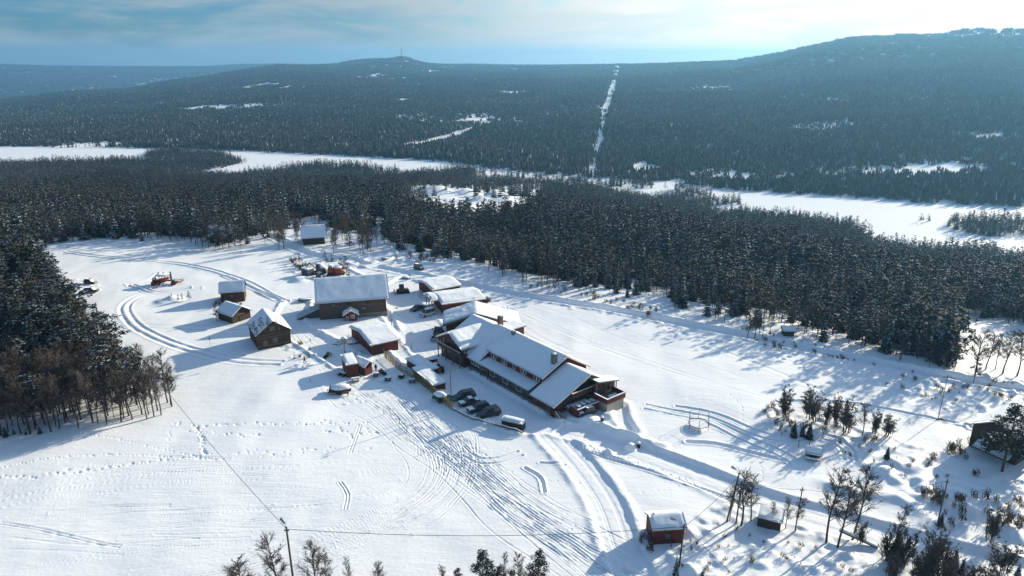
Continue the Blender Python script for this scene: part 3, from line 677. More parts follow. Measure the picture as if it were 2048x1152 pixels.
keep = (wood & (tall + RNG.uniform(-.5, .5, X.size) * .6 > -.55)) | lw
X, Y, Z, px, py, rad, lw, tall = [a[keep] for a in (X, Y, Z, px, py, rad, lw, tall)]
dep = Y * CP + (CAM_H - Z) * SP
# birches line the wood edges, pines fill the rest
edged = np.interp(px, edge_x, edge_y) - py
pb = np.where(lw, np.where(py > 765, .94, np.where(px > 140, .62, .38)), np.where(edged < 14, .50, .10))
isb = RNG.random(X.size) < pb
H = np.where(isb, 8.5, 12.5) * (1 + .55 * np.clip(tall, -.5, .6)) * RNG.uniform(.6, 1.28, X.size) * np.where(lw & ~isb, 1.12, 1.0) * np.interp(rad, [350, 700], [1.0, .66])
H = np.where(~lw, H * np.interp(edged, [0, 30], [.66, 1.0]), H); H = H * np.where(lw & isb, 1.2, 1.0)
PITS = OPEN[1:2] + OPEN[4:7]
ppx, ppy = proj(X, Y, Z + H * .75); cut_ = np.zeros(X.size, bool)
for p_ in PITS: cut_ |= inpoly(ppx, ppy, p_)
cut_ &= (rad > 260)
X, Y, Z, px, py, rad, lw, tall, dep, edged, isb, H = [a[~cut_] for a in (X, Y, Z, px, py, rad, lw, tall, dep, edged, isb, H)]
appear = H / dep; infr = (px > -40) & (px < 2090)
# what stands at the front of its wood or rises clear of it counts as seen largest
def pick(mask, n):
    idx = np.nonzero(mask & infr)[0]; return idx[np.argsort(-appear[idx])[:n]]
con = pick(~isb, 300); bir = pick(isb, 270)
ind = np.zeros(X.size, bool); ind[con] = True; ind[bir] = True
def region(i):
    front = edged[i] < 12
    if lw[i]:
        if py[i] > 815: return 'in the lowest front row of the left wood'
        if px[i] > 230: return 'at the right-hand tip of the left wood'
        if py[i] > 740: return 'in the middle of the left wood'
        return 'in the tall upper part of the left wood'
    for lim, w_ in ((300, 'behind the top left corner of the field'), (560, 'behind the field above the road grader'), (780, 'beyond the forest cabin'), (1000, 'beyond the snowy bank and turning loop'), (1340, 'beyond the track behind the lodge'),
                   (1500, 'left of the forest-edge lamp post'), (1640, 'behind the tiny hut'), (1780, 'right of the tiny hut'), (1925, 'at the right-hand end of the tall forest')):
        if px[i] < lim: return ('in the front row ' if front else 'deeper inside ') + w_
    return 'beyond the small clearing at the right edge'
for i in con:
    r_ = region(i); sp = RNG.random() < (.3 if not lw[i] or py[i] < 730 else 0.0); ms = SPRUCES[RNG.integers(3)] if sp else PINES[RNG.integers(6)]
    add_tree('spruce_tree' if sp else 'pine_tree', ms, X[i], Y[i], H[i] / 12, ('dark narrow spruce ' if sp else 'snow-flecked broad pine ') + r_, 'spruce tree' if sp else 'pine tree', ('spruces ' if sp else 'pines ') + r_, sxy=RNG.uniform(.9, 1.25))
for i in bir:
    r_ = region(i); add_tree('birch_tree', BIRCHES[RNG.integers(6)], X[i], Y[i], H[i] / 10, 'bare brown birch ' + r_, 'birch tree', 'birches ' + r_, sxy=RNG.uniform(.8, 1.2))

# ---- scattering with geometry nodes for the rest of the woods (stuff)
def scatter(name, protos, pts, scl, label, rots=None):
    """points carry a scale; each proto gets its share of them"""
    for k, o in enumerate(protos): o.location = (0, 0, 0)
    col = bpy.data.collections.new(name + '_sources')
    for o in protos: col.objects.link(o)
    me = bpy.data.meshes.new(name); me.vertices.add(len(pts)); me.vertices.foreach_set('co', np.asarray(pts, np.float32).ravel())
    at = me.attributes.new('scl', 'FLOAT', 'POINT'); at.data.foreach_set('value', np.asarray(scl, np.float32))
    rt = me.attributes.new('rot', 'FLOAT_VECTOR', 'POINT'); n = len(pts)
    rv = np.zeros((n, 3), np.float32); rv[:, 2] = RNG.uniform(0, 6.28, n) if rots is None else rots
    rt.data.foreach_set('vector', rv.ravel())
    ob = bpy.data.objects.new(name, me); scene.collection.objects.link(ob); tag(ob, label, 'forest', kind='stuff')
    ng = bpy.data.node_groups.new(name, 'GeometryNodeTree')
    ng.interface.new_socket('Geometry', in_out='INPUT', socket_type='NodeSocketGeometry'); ng.interface.new_socket('Geometry', in_out='OUTPUT', socket_type='NodeSocketGeometry')
    gi = ng.nodes.new('NodeGroupInput'); go = ng.nodes.new('NodeGroupOutput'); ip = ng.nodes.new('GeometryNodeInstanceOnPoints'); ci = ng.nodes.new('GeometryNodeCollectionInfo')
    ci.inputs[0].default_value = col; ci.inputs[1].default_value = True; ci.inputs[2].default_value = True
    a1 = ng.nodes.new('GeometryNodeInputNamedAttribute'); a1.data_type = 'FLOAT'; a1.inputs[0].default_value = 'scl'
    a2_ = ng.nodes.new('GeometryNodeInputNamedAttribute'); a2_.data_type = 'FLOAT_VECTOR'; a2_.inputs[0].default_value = 'rot'
    L = ng.links.new
    L(gi.outputs[0], ip.inputs['Points']); L(ci.outputs[0], ip.inputs['Instance']); ip.inputs['Pick Instance'].default_value = True
    L(a2_.outputs['Attribute'], ip.inputs['Rotation']); L(a1.outputs['Attribute'], ip.inputs['Scale']); L(ip.outputs[0], go.inputs[0])
    md = ob.modifiers.new('scatter', 'NODES'); md.node_group = ng
    return ob
def joined(tr, cr, name):
    m = MB()
    for me in (tr, cr):
        mats = list(me.materials)
        m_ = [mats[p.material_index] for p in me.polygons]; o = len(m.v); m.v += [tuple(v.co) for v in me.vertices]
        for p, mm in zip(me.polygons, m_): m.f.append(tuple(i + o for i in p.vertices)); m.m.append(m.mi(mm))
    return bpy.data.objects.new(name, m.mesh(name))
L1 = [joined(*pine_meshes(100 + i, 12, .72, 1.0 if i % 2 else .7, False, 1.25), 'wood_pine') for i in range(6)] + [joined(*pine_meshes(110 + i, 12, .7, .8, True), 'wood_spruce') for i in range(4)]
LB = [joined(*birch_meshes(120 + i, 10, .75), 'wood_birch') for i in range(3)]
rest = ~ind
Zr = np.array([gz(x, y) if r < 320 else z for x, y, z, r in zip(X, Y, Z, rad)])
m = rest & ~isb & (rad < 1300); scatter('forest', L1, np.stack([X, Y, Zr - .1], 1)[m], H[m] / 12, 'dense snow-flecked pine forest falling towards the frozen lake')
m = rest & isb & (rad < 1300); scatter('birch_forest', LB, np.stack([X, Y, Zr - .1], 1)[m], H[m] / 10, 'bare birches mixed among the pines of the near forest')

# ---- far forests
def lowtree(mb, x, y, h, rd, z0=0.0):
    n = 5; th0 = rd.uniform(0, 6.28); w = h * rd.uniform(.15, .22)
    for (zb, zt, k) in ((.18, .72, 1.0), (.50, 1.0, .72)):
        ring = []
        for i in range(n):
            t = th0 + 6.283 * i / n; q = w * k * rd.uniform(.6, 1.2); ring.append((x + math.cos(t) * q, y + math.sin(t) * q, z0 + h * (zb + rd.uniform(-.05, .05))))
        ap = (x + rd.uniform(-.1, .1) * w, y + rd.uniform(-.1, .1) * w, z0 + h * zt); 
        for i in range(n):
            mb.add([ring[i], ring[(i + 1) % n], ap], [(0, 1, 2)], TSNOW if rd.random() < .04 else NEEDLE)
def patch(seed, size, n, hm):
    rd = random.Random(seed); mb = MB()
    for i in range(n): lowtree(mb, rd.uniform(-.5, .5) * size, rd.uniform(-.5, .5) * size, hm * rd.uniform(.6, 1.25), rd, -0.6)
    return bpy.data.objects.new('distant_trees', mb.mesh('distant_trees'))
L2 = [patch(200 + i, 9, 9, 8.4) for i in range(8)]
X, Y = jgrid(-1900, 1900, 350, 2700, 8.2, rg); Z = T(X, Y); px, py = proj(X, Y, Z); azd = np.degrees(np.arctan2(X, Y)); rad = np.hypot(X, Y)
dens = fbm(X / 160, Y / 160, 4, 200)
k = (np.abs(azd) < 43) & (rad > np.interp(azd, fA, fR) + 3) & (rad < 2600) & ~is_open(px, py) & (dens + RNG.uniform(-.5, .5, X.size) * .35 > -.44)
scatter('valley_forest', L2, np.stack([X, Y, Z], 1)[k], (1 + .5 * np.clip(dens[k], -.6, 1)) * RNG.uniform(.8, 1.15, k.sum()), 'grey-green forest covering the slope beyond the frozen lake')
L3 = [patch(300 + i, 30, 62, 10) for i in range(6)]
X, Y = jgrid(-8000, 8000, 1200, 11000, 30, rg); azd = np.degrees(np.arctan2(X, Y)); rad = np.hypot(X, Y)
k = (np.abs(azd) < 43) & (rad > 2580) & (rad < np.interp(azd, dA, dR) + 300); X, Y, rad = X[k], Y[k], rad[k]
Z = T(X, Y); px, py = proj(X, Y, Z); dens = fbm(X / 320, Y / 320, 4, 210)
k = ~is_open(px, py) & (dens + RNG.uniform(-.5, .5, X.size) * .5 > -.48) & ~((px > 1650) & (py < 74) & (RNG.random(X.size) < .55))
scatter('hill_forest', L3, np.stack([X, Y, Z], 1)[k], RNG.uniform(.85, 1.15, k.sum()), 'hazy forest on the far hills up to the skyline')
# ------------------------------------------------------------ haze
# ------------------------------------------------------------ buildings
# local frame of a building: x along the wall seen from the camera, y into the building, z up
def frame(pa, pb):
    a = P(*pa); b = P(*pb); return a, math.atan2(b[1] - a[1], b[0] - a[0]), math.hypot(b[0] - a[0], b[1] - a[1])
def resample(prof, step=0.3):
    o = []
    for (a, b) in zip(prof[:-1], prof[1:]):
        n = max(1, int(math.hypot(b[0] - a[0], b[1] - a[1]) / step)); o += [(a[0] + (b[0] - a[0]) * i / n, a[1] + (b[1] - a[1]) * i / n) for i in range(n)]
    o.append(prof[-1]); return o
def roof_sheet(mb, prof, u0, u1, axis, t, m):
    """thin slab: profile (s,z) swept from u0 to u1 along axis ('x' ridge along x)"""
    n = len(prof); f = (lambda u, s, z: (u, s, z)) if axis == 'x' else (lambda u, s, z: (s, u, z))
    vs = []
    for u in (u0, u1):
        vs += [f(u, s, z) for s, z in prof] + [f(u, s, z - t) for s, z in prof]
    fs = []
    for i in range(n - 1):
        fs += [(i, i + 1, 2 * n + i + 1, 2 * n + i), (n + i + 1, n + i, 3 * n + i, 3 * n + i + 1), (i, n + i, n + i + 1, i + 1), (2 * n + i + 1, 3 * n + i + 1, 3 * n + i, 2 * n + i)]
    fs += [(0, 2 * n, 3 * n, n), (n - 1, 2 * n - 1, 4 * n - 1, 3 * n - 1)]
    mb.add(vs, fs, m)
def snow_sheet(mb, prof, u0, u1, axis, th, seed=0, rnd=.45, wob=.06, m=None):
    """pillow of snow lying on a roof profile"""
    pr = resample(prof, .3); n = len(pr); k = max(2, int(abs(u1 - u0) / .35)) + 1
    s0, s1 = pr[0][0], pr[-1][0]; S = abs(s1 - s0); U = abs(u1 - u0)
    zs = [p[1] for p in pr]
    for _ in range(2): zs = [zs[0]] + [(zs[i - 1] + zs[i] * 2 + zs[i + 1]) / 4 for i in range(1, n - 1)] + [zs[-1]]
    f = (lambda u, s, z: (u, s, z)) if axis == 'x' else (lambda u, s, z: (s, u, z))
    nx = [];
    for j in range(k):
        u = u0 + (u1 - u0) * j / (k - 1); row = []
        for i, (s, z) in enumerate(pr):
            d = min(abs(s - s0), abs(s - s1), abs(u - u0), abs(u - u1)); e = min(1, d / rnd); e = math.sqrt(max(0, 1 - (1 - e) ** 2))
            nz = float(vnoise(u * .55 + seed, s * .55 + seed * 3, seed)) * wob * 2 + float(vnoise(u * 1.9 + seed, s * 1.9, seed + 5)) * wob
            edge = (i in (0, n - 1) or j in (0, k - 1)); ru = u; rs_ = s
            if edge:
                w = float(vnoise(u * 1.3, s * 1.3, seed + 9)) * wob * 1.6
                if j == 0: ru -= w * .8 * (1 if u1 > u0 else -1)
                if j == k - 1: ru += w * .8 * (1 if u1 > u0 else -1)
                if i == 0: rs_ -= w * (1 if s1 > s0 else -1)
                if i == n - 1: rs_ += w * (1 if s1 > s0 else -1)
            row.append((ru, rs_, (z if edge else zs[i]) + .02 + (th + nz) * e * (1 if not edge else 0)))
        nx.append(row)
    vs = [f(*p) for r in nx for p in r]; fs = [(j * n + i, j * n + i + 1, (j + 1) * n + i + 1, (j + 1) * n + i) for j in range(k - 1) for i in range(n - 1)]
    o = len(vs)
    # lower lip so that the pillow has a side of its own
    ring = [i for i in range(n)] + [j * n + n - 1 for j in range(1, k)] + [(k - 1) * n + i for i in range(n - 2, -1, -1)] + [j * n for j in range(k - 2, 0, -1)]
    up = [(vs[q][0], vs[q][1], vs[q][2] + th * .42) for q in ring]
    for q, p in zip(ring, up): vs[q] = p
    vs += [(p[0], p[1], p[2] - th * .42) for p in up]
    L = len(ring)
    for a in range(L): fs.append((ring[a], ring[(a + 1) % L], o + (a + 1) % L, o + a))
    mb.add(vs, fs, m or SNOW)
def window(par, w, x, z, ww, hh, face, mull=1, fm=None, y=0.0, th=.07, name='window'):
    """face: 'f' front wall (y const, looking -y), 'r' right gable (x const, looking +x), 'l' left gable. w = constant coordinate"""
    fm = fm or TRIM; f = MB(); g = MB(); b = .11
    def bx(mb, a0, a1, z0, z1, d0, d1, m):
        if face == 'f': mb.box(a0, a1, w - d1, w - d0, z0, z1, m)
        elif face == 'r': mb.box(w + d0, w + d1, a0, a1, z0, z1, m)
        else: mb.box(w - d1, w - d0, a0, a1, z0, z1, m)
    x0, x1, z0, z1 = x - ww / 2, x + ww / 2, z - hh / 2, z + hh / 2
    bx(f, x0 - b, x0, z0 - b, z1 + b, .004, th, fm); bx(f, x1, x1 + b, z0 - b, z1 + b, .004, th, fm); bx(f, x0, x1, z1, z1 + b, .004, th, fm); bx(f, x0, x1, z0 - b, z0, .004, th + .03, fm)
    for i in range(mull):
        c = x0 + ww * (i + 1) / (mull + 1); bx(f, c - .035, c + .035, z0, z1, .02, th - .01, fm)
    bx(g, x0, x1, z0, z1, .003, .03, GLASS)
    fo = f.build(name, par); g.build('pane', fo); return fo
def building(name, label, cat, pa, pb, depth, h, rise, ridge='x', ov=.45, th=.45, wall=RED, gable=None, oe=.4, frac=.5, group=None, length=None, mono=False, slab=BEAM, hb=None, seed=0, wob=.06, roofm=True, extra_h=0, flat=0):
    a, rz, L = frame(pa, pb); L = length or L
    t = thing(name, label, cat, (a[0], a[1], 0), rz, group)
    D = depth; S = D if ridge == 'x' else L; U = L if ridge == 'x' else D; c = S * frac; hb = h if hb is None else hb
    gable = gable or (REDY if wall is RED else wall)
    prof = [(0, h), (S, hb)] if mono else [(0, h), (c, h + rise), (S, hb)]
    w = MB(); f = (lambda u, s, z: (u, s, z)) if ridge == 'x' else (lambda u, s, z: (s, u, z))
    n = len(prof); vs = [f(u, s, -1.0) for u in (0, U) for s in (0, S)] + [f(0, s, z) for s, z in prof] + [f(U, s, z) for s, z in prof]
    long_m, gab_m = (wall, gable) if ridge == 'x' else (gable, wall)
    g0 = [0, 1] + list(range(4 + n - 1, 3, -1)); g1 = [2, 3] + list(range(4 + 2 * n - 1, 3 + n, -1))
    w.add(vs, [tuple(g0)], gab_m if ridge == 'x' else wall); w.add(vs, [tuple(reversed(g1))], gab_m if ridge == 'x' else wall)
    w.add(vs, [(0, 4, 4 + n, 2)], wall if ridge == 'x' else gable); w.add(vs, [(1, 3, 4 + 2 * n - 1, 4 + n - 1)], wall if ridge == 'x' else gable)
    wo = w.build('wall', t)
    if roofm:
        def ext(p):      # roof profile pushed out over the eaves along its own slope
            (s0, z0), (s1, z1) = p[0], p[1]; k = ov / max(1e-3, math.hypot(s1 - s0, z1 - z0)); q = [(s0 - (s1 - s0) * k, z0 - (z1 - z0) * k)] + p[1:-1]
            (s0, z0), (s1, z1) = p[-2], p[-1]; k = ov / max(1e-3, math.hypot(s1 - s0, z1 - z0)); return q + [(s1 + (s1 - s0) * k, z1 + (z1 - z0) * k)]
        pr = [(s, z + .14) for s, z in ext(prof)]; r = MB(); roof_sheet(r, pr, -oe, U + oe, ridge, .13, slab); ro = r.build('roof', t)
        s = MB(); snow_sheet(s, pr, -oe - .05, U + oe + .05, ridge, th, seed, wob=wob, rnd=min(.55, th * 1.1)); s.build('roof_snow', ro, smooth=True)
    return t, wo, L, D, prof
def chim(par, x, y, z0, z1, w, m, cap=True):
    c = MB().box(x - w / 2, x + w / 2, y - w / 2, y + w / 2, z0, z1, m)
    if cap: c.box(x - w / 2 - .07, x + w / 2 + .07, y - w / 2 - .07, y + w / 2 + .07, z1 + .002, z1 + .12, m); c.blob((x, y, z1 + .12), w * .5, w * .5, .22, SNOW, 8, 3, .08, True, 3)
    return c.build('chimney', par)

# ---------------- lodge
O_ = P(940, 735); E_ = P(1112, 832); LZ = math.atan2(E_[1] - O_[1], E_[0] - O_[0])
lodge = thing('lodge', 'long red wooden lodge with chimneys, upper window band and terrace beside the car park', 'lodge', (O_[0], O_[1], 0), LZ)
RH = 7.9; RY = 8.4; BY = 14.6
w = MB()
def loft(mb, prof, x0, x1, m, mg, zb=-1.0, closed=True):
    n = len(prof); vs = [(x, s, z) for x in (x0, x1) for s, z in [(prof[0][0], zb)] + prof + [(prof[-1][0], zb)]]; k = n + 2
    mb.add(vs, [tuple(range(k))], mg); mb.add(vs, [tuple(range(2 * k - 1, k - 1, -1))], mg)
    mb.add(vs, [(0, k, k + 1, 1), (k - 1, k - 2, 2 * k - 2, 2 * k - 1)], m)
sl = (RH - 2.75) / (RY + 1.0)
def zr(y): return 2.75 + (y) * (RH - 2.75) / RY if y < RY else RH - (y - RY) * .62
loft(w, [(0, 2.45), (2.3, 3.1), (2.4, zr(2.4) - .06), (RY, RH - .06), (BY, zr(BY) - .06)], 3.9, 21.4, RED, REDY); loft(w, [(0, 2.6), (RY, RH - .08), (BY, zr(BY) - .08)], 0, 3.898, RED, REDY)
w.box(3.902, 21.8, 2.33, 6.2, 2.9, 4.9, RED)          # clerestory box
loft(w, [(-.5, 2.6), (RY, 6.15), (12.6, 3.9)], 21.402, 27.6, RED, REDY)
w.build('wall', lodge)
w2 = MB().prism([(0.3, -1), (27.2, -1), (27.2, .45), (.3, .45)], -.56, 0.2, STONE); w2.build('foundation', lodge)
r = MB()
roof_sheet(r, [(-.6, 2.52), (2.32, 3.18)], 3.85, 21.38, 'x', .16, BEAM)                 # low front roof
roof_sheet(r, [(-.6, 2.5), (2.3, zr(2.3) + .08), (RY, RH + .1), (BY + .5, zr(BY + .5) + .08)], -.35, 3.9, 'x', .16, BEAM)
roof_sheet(r, [(1.7, 5.02), (RY, RH + .12), (BY + .5, zr(BY + .5) + .1)], 3.902, 22.2, 'x', .18, BEAM)  # upper roof
roof_sheet(r, [(-1.3, 2.45), (RY, 6.42), (12.9, 3.95)], 21.6, 28.9, 'x', .18, BEAM)             # end wing roof
ro = r.build('roof', lodge)
b_ = MB()
for x, y0, z0, y1, z1 in ((3.85, 1.6, 5.12, RY, RH + .18),):  pass
for (xa, ya, za, yb, zb) in ((22.2, 1.7, 5.0, RY, RH + .1), (22.2, RY, RH + .1, BY + .5, zr(BY + .5) + .08), (28.9, -1.3, 2.42, RY, 6.4), (-.35, -.6, 2.5, RY, RH + .08)):
    b_.add([(xa, ya, za - .22), (xa + .06, ya, za - .22), (xa + .06, yb, zb - .22), (xa, yb, zb - .22), (xa, ya, za + .1), (xa + .06, ya, za + .1), (xa + .06, yb, zb + .1), (xa, yb, zb + .1)],
           [(3, 2, 1, 0), (4, 5, 6, 7), (0, 1, 5, 4), (1, 2, 6, 5), (2, 3, 7, 6), (3, 0, 4, 7)], TRIM if xa > 0 else BLACK)
b_.build('barge_board', ro)
s = MB(); snow_sheet(s, [(-.65, 2.53), (2.3, 3.2)], 3.7, 21.5, 'x', .22, 1, rnd=.25, wob=.03)
snow_sheet(s, [(-.65, 2.53), (2.3, zr(2.3) + .09), (RY, RH + .1), (BY + .5, zr(BY + .5) + .09)], -.4, 3.85, 'x', .24, 3, rnd=.22, wob=.03)
snow_sheet(s, [(1.65, 5.03), (RY, RH + .13), (BY + .6, zr(BY + .6) + .1)], 3.7, 22.25, 'x', .26, 2, rnd=.22, wob=.03)
snow_sheet(s, [(-1.35, 2.45), (RY, 6.43), (12.95, 3.95)], 21.7, 28.95, 'x', .24, 4, rnd=.22, wob=.03)
s.build('roof_snow', ro, smooth=True)
ridgeb = MB(); ridgeb.add([(21.4, -1.4, 2.9), (21.9, -1.4, 2.9), (21.9, 1.9, 4.1), (21.4, 1.9, 4.1), (21.4, -1.4, 2.45), (21.9, -1.4, 2.45), (21.9, 1.9, 3.4), (21.4, 1.9, 3.4)],
   [(0, 1, 2, 3), (7, 6, 5, 4), (0, 4, 5, 1), (1, 5, 6, 2), (2, 6, 7, 3), (3, 7, 4, 0)], BLACK); ridgeb.build('roof_step', ro)
# dormer cheek at the left end of the upper window band
ck = MB(); ck.add([(3.88, 2.34, 3.1), (3.88, 1.9, 4.95), (3.88, 6.0, zr(6.0) + .05)], [(0, 1, 2), (2, 1, 0)], RED)
for x in (5.2, 6.1, 8.9, 9.8, 12.6, 15.2, 16.1, 19.4, 20.3): window(lodge, 2.35, x, 4.12, .66, 1.0, 'f', 0)
for x in (1.0, 1.9, 2.8, 3.7, 4.6): window(lodge, 0, x, 1.75, .6, .95, 'f', 0)
for i, x in enumerate((8.2, 10.4, 12.6, 14.8, 17.0, 19.2)): window(lodge, 0, x, 1.6, 1.6, 1.25, 'f', 0, BEAM if i % 2 else TRIM)
window(lodge, -.5, 22.7, 1.6, .7, 1.3, 'f', 0, BEAM); window(lodge, -.5, 26.6, 1.5, .9, 1.3, 'f', 0, BEAM)
d = MB().box(5.9, 6.9, -.08, -.005, 0, 2.1, BLACK); dd = d.build('door', lodge); MB().box(5.95, 6.0, -.13, -.085, .9, 1.1, STEEL).build('handle', dd)
d = MB().box(20.4, 21.2, -.08, -.005, 0, 2.1, DARKW); dd = d.build('door', lodge); MB().box(20.45, 20.5, -.13, -.085, .9, 1.1, STEEL).build('handle', dd)
pc = MB(); pc.box(5.0, 7.8, -1.1, -.6, 2.05, 2.15, BEAM); pc.box(5.1, 5.25, -1.05, -.9, 0, 2.05, BEAM); pc.box(7.55, 7.7, -1.05, -.9, 0, 2.05, BEAM); pc.build('porch', lodge)
# end gable looking over the terrace
for x, ww in ((1.0, 1.6), (3.6, 1.6), (6.2, 1.6), (9.0, 1.4)): window(lodge, 27.6, x, 1.9, ww, 1.4, 'r', 1, BEAM)
for x in (4.4, 6.0, 7.6, 9.2, 10.8): window(lodge, 27.6, x, 3.9 if x != 10.8 else 3.7, .9, .9, 'r', 0, BEAM)
bal = MB(); bal.box(27.61, 28.9, 3.6, 11.2, 2.75, 2.9, BEAM); bal.box(28.86, 28.94, 3.6, 11.2, 2.9, 3.75, REDY)
bal.box(27.62, 28.85, 3.56, 3.64, 2.9, 3.75, RED)
bo = bal.build('balcony', lodge); sb = MB(); snow_sheet(sb, [(3.5, 3.76), (11.3, 3.76)], 28.78, 29.05, 'x', .16, 6, rnd=.1); sb.build('railing_snow', bo, smooth=True)
te = MB(); te.box(27.61, 33.6, 8.4, 13.4, 1.75, 1.95, BEAM); te.box(28.0, 33.4, 8.6, 13.2, -1, 1.75, CREAM)       # raised terrace over a cream basement
te.box(33.55, 33.65, 8.3, 13.4, 1.95, 2.95, REDY); te.box(30.0, 33.54, 8.25, 8.35, 1.95, 2.95, RED); te.box(29.9, 33.54, 13.3, 13.4, 1.95, 2.95, RED)
te.box(27.61, 31.6, 2.6, 8.3, .75, .95, STONE); te.box(31.5, 31.6, 2.6, 8.2, .1, 1.75, REDY); te.box(29.2, 31.49, 2.55, 2.65, .1, 1.75, RED)
to = te.build('terrace', lodge)
st = MB(); snow_sheet(st, [(8.2, 2.97), (13.5, 2.97)], 33.45, 33.8, 'x', .18, 7, rnd=.12); snow_sheet(st, [(8.15, 2.97), (8.5, 2.97)], 30.0, 33.5, 'x', .18, 8, rnd=.12)
snow_sheet(st, [(2.5, 1.78), (8.2, 1.78)], 31.38, 31.72, 'x', .18, 9, rnd=.12); snow_sheet(st, [(10.9, 1.96), (13.1, 1.96)], 31.2, 33.4, 'x', .12, 9, rnd=.3); snow_sheet(st, [(2.9, .96), (8.0, .96)], 28, 31.3, 'x', .2, 10, rnd=.3)
st.build('terrace_snow', to, smooth=True)
tb = MB()
for y in (3.6, 4.9, 6.2, 7.3): tb.box(29.6, 30.7, y, y + .75, 1.55, 1.62, BEAM); tb.box(30.0, 30.3, y + .2, y + .5, .96, 1.55, BEAM); tb.box(29.58, 30.72, y - .02, y + .77, 1.624, 1.8, SNOW, .05)
tb.build('terrace_table', to)
ca = MB(); roof_sheet(ca, [(9.2, 5.1), (15.0, 3.9)], 27.7, 30.4, 'x', .22, GREYT); ca.box(30.2, 30.35, 14.2, 14.35, 0, 3.8, BEAM); ca.box(30.2, 30.35, 11.2, 11.35, 2.15, 4.5, BEAM); ca.box(30.2, 30.35, 8.7, 8.85, 2.15, 4.95, BEAM)
co_ = ca.build('canopy', lodge); sc_ = MB(); snow_sheet(sc_, [(9.1, 5.12), (15.1, 3.9)], 27.7, 30.5, 'x', .22, 12, rnd=.25); sc_.build('canopy_snow', co_, smooth=True)
ex = MB(); loft(ex, [(8.6, 2.2), (8.6, 4.9), (14.4, 3.75)], 27.61, 29.8, RED, REDY); exo = ex.build('annex_wall', lodge)
for x in (10.0, 12.2): window(lodge, 29.8, x, 2.9, 1.4, .95, 'r', 1, BEAM)
sr = MB(); sr.add([(28.4, -.6, 1.35), (28.52, -.6, 1.35), (31.2, -.6, -.1), (31.1, -.6, -.2), (28.4, -.52, 1.35), (28.52, -.52, 1.35), (31.2, -.52, -.1), (31.1, -.52, -.2)],
   [(0, 1, 2, 3), (7, 6, 5, 4), (0, 4, 5, 1), (1, 5, 6, 2), (2, 6, 7, 3), (3, 7, 4, 0)], TRIM); sr.box(27.61, 28.5, -.6, .4, -.5, 1.3, REDY)
for i in range(6): sr.box(28.5 + i * .42, 28.92 + i * .42, -.5, .4, -.5, 1.1 - i * .2, STONE)
sr.build('outside_stairs', lodge)
chim(ro, 5.9, 7.6, 6.9, 8.5, .75, CONC); chim(ro, 21.3, 5.6, 6.0, 8.9, .95, CONC)
# left part with the balcony gable
# D: body continuing the ridge, C: front cross gable
w = MB(); loft(w, [(.2, 2.7), (RY, 7.15), (15.0, 3.6)], -9.8, -.02, RED, REDY)
vs = [(-9.9, -1.0, -1), (-.9, -1.0, -1), (-.9, -1.0, 4.6), (-5.2, -1.0, 6.75), (-9.9, -1.0, 4.6)]; vb = [(x, 8.0, z) for x, y, z in vs]
w.add(vs + vb, [(0, 1, 2, 3, 4)], RED); w.add(vs + vb, [(1, 6, 7, 2), (0, 4, 9, 5)], REDY); w.build('wing_wall', lodge)
r = MB(); cp = [(-10.5, 4.42), (-5.2, 6.95), (-.3, 4.45)]
roof_sheet(r, cp, -1.9, 8.4, 'y', .16, BEAM); roof_sheet(r, [(-.3, 3.0), (RY, 7.32), (15.4, 3.5)], -10.6, -.06, 'x', .15, BEAM)
wr = r.build('wing_roof', lodge); s = MB(); snow_sheet(s, cp, -2.0, 8.6, 'y', .42, 14, rnd=.6, wob=.10); snow_sheet(s, [(-.3, 3.0), (RY, 7.34), (15.5, 3.5)], -10.7, -.1, 'x', .4, 15, rnd=.5, wob=.08)
s.build('wing_roof_snow', wr, smooth=True)
fy = -1.0
bc = MB(); bc.box(-9.9, -.9, fy - 1.0, fy - .004, 2.65, 2.8, BEAM); bc.box(-9.9, -.9, fy - 1.0, fy - .92, 2.8, 3.65, RED); bc.box(-9.95, -.85, fy - 1.05, fy - .87, 3.652, 3.75, TRIM)
for x in (-9.8, -6.8, -3.9, -1.0): bc.box(x - .08, x + .08, fy - .98, fy - .82, -.5, 2.65, BEAM)
bc.build('balcony', lodge)
for x in (-8.6, -6.6, -4.4, -2.3): window(lodge, fy, x, 1.5, 1.2, 1.3, 'f', 1, BEAM); window(lodge, fy, x, 3.9, 1.0, 1.4, 'f', 0, BEAM)
window(lodge, fy, -5.2, 5.5, .9, .7, 'f', 0, BEAM)
window(lodge, -.9, 1.2 - 1.6, 3.9, .8, .9, 'r', 0)
chim(wr, -1.4, 9.6, 6.5, 9.4, .95, BRICK)

# ---------------- the other buildings of the farm (corner pixels of the foot of the wall seen from the camera)
t, wo, L, D, pf = building('barn', 'large weathered grey-brown barn with steep snowy roof and small red entrance porch', 'barn', (641, 642), (774, 631), 12.5, 5.2, 4.3, 'x', ov=.7, oe=.9, th=.3, wall=GREYW, seed=21, wob=.03)
st = MB().box(9.2, L + .12, -.14, -.004, -1, 1.25, STONE); st.box(L + .004, L + .14, .0, D - .2, -1, 1.3, STONE); st.build('foundation', t)
for x, z, ww, hh in ((3.6, 3.9, .7, .9), (5.0, .9, .9, .9), (11.2, 2.5, 1.3, .8)): window(t, 0, x, z, ww, hh, 'f', 0, DARKW)
sl_ = MB()
for x in (7.0, 11.8): sl_.box(x, x + .8, -.09, -.004, 3.95, 4.9, DARKW)
sl_.box(.1, L - .1, -.07, -.003, 3.5, 3.62, BEAM); sl_.build('hatch', t)
an = MB(); vs = [(6.3, -2.6, -1), (9.3, -2.6, -1), (9.3, -2.6, 2.15), (7.8, -2.6, 3.1), (6.3, -2.6, 2.15)]; vb = [(x, -.004, z) for x, y, z in vs]
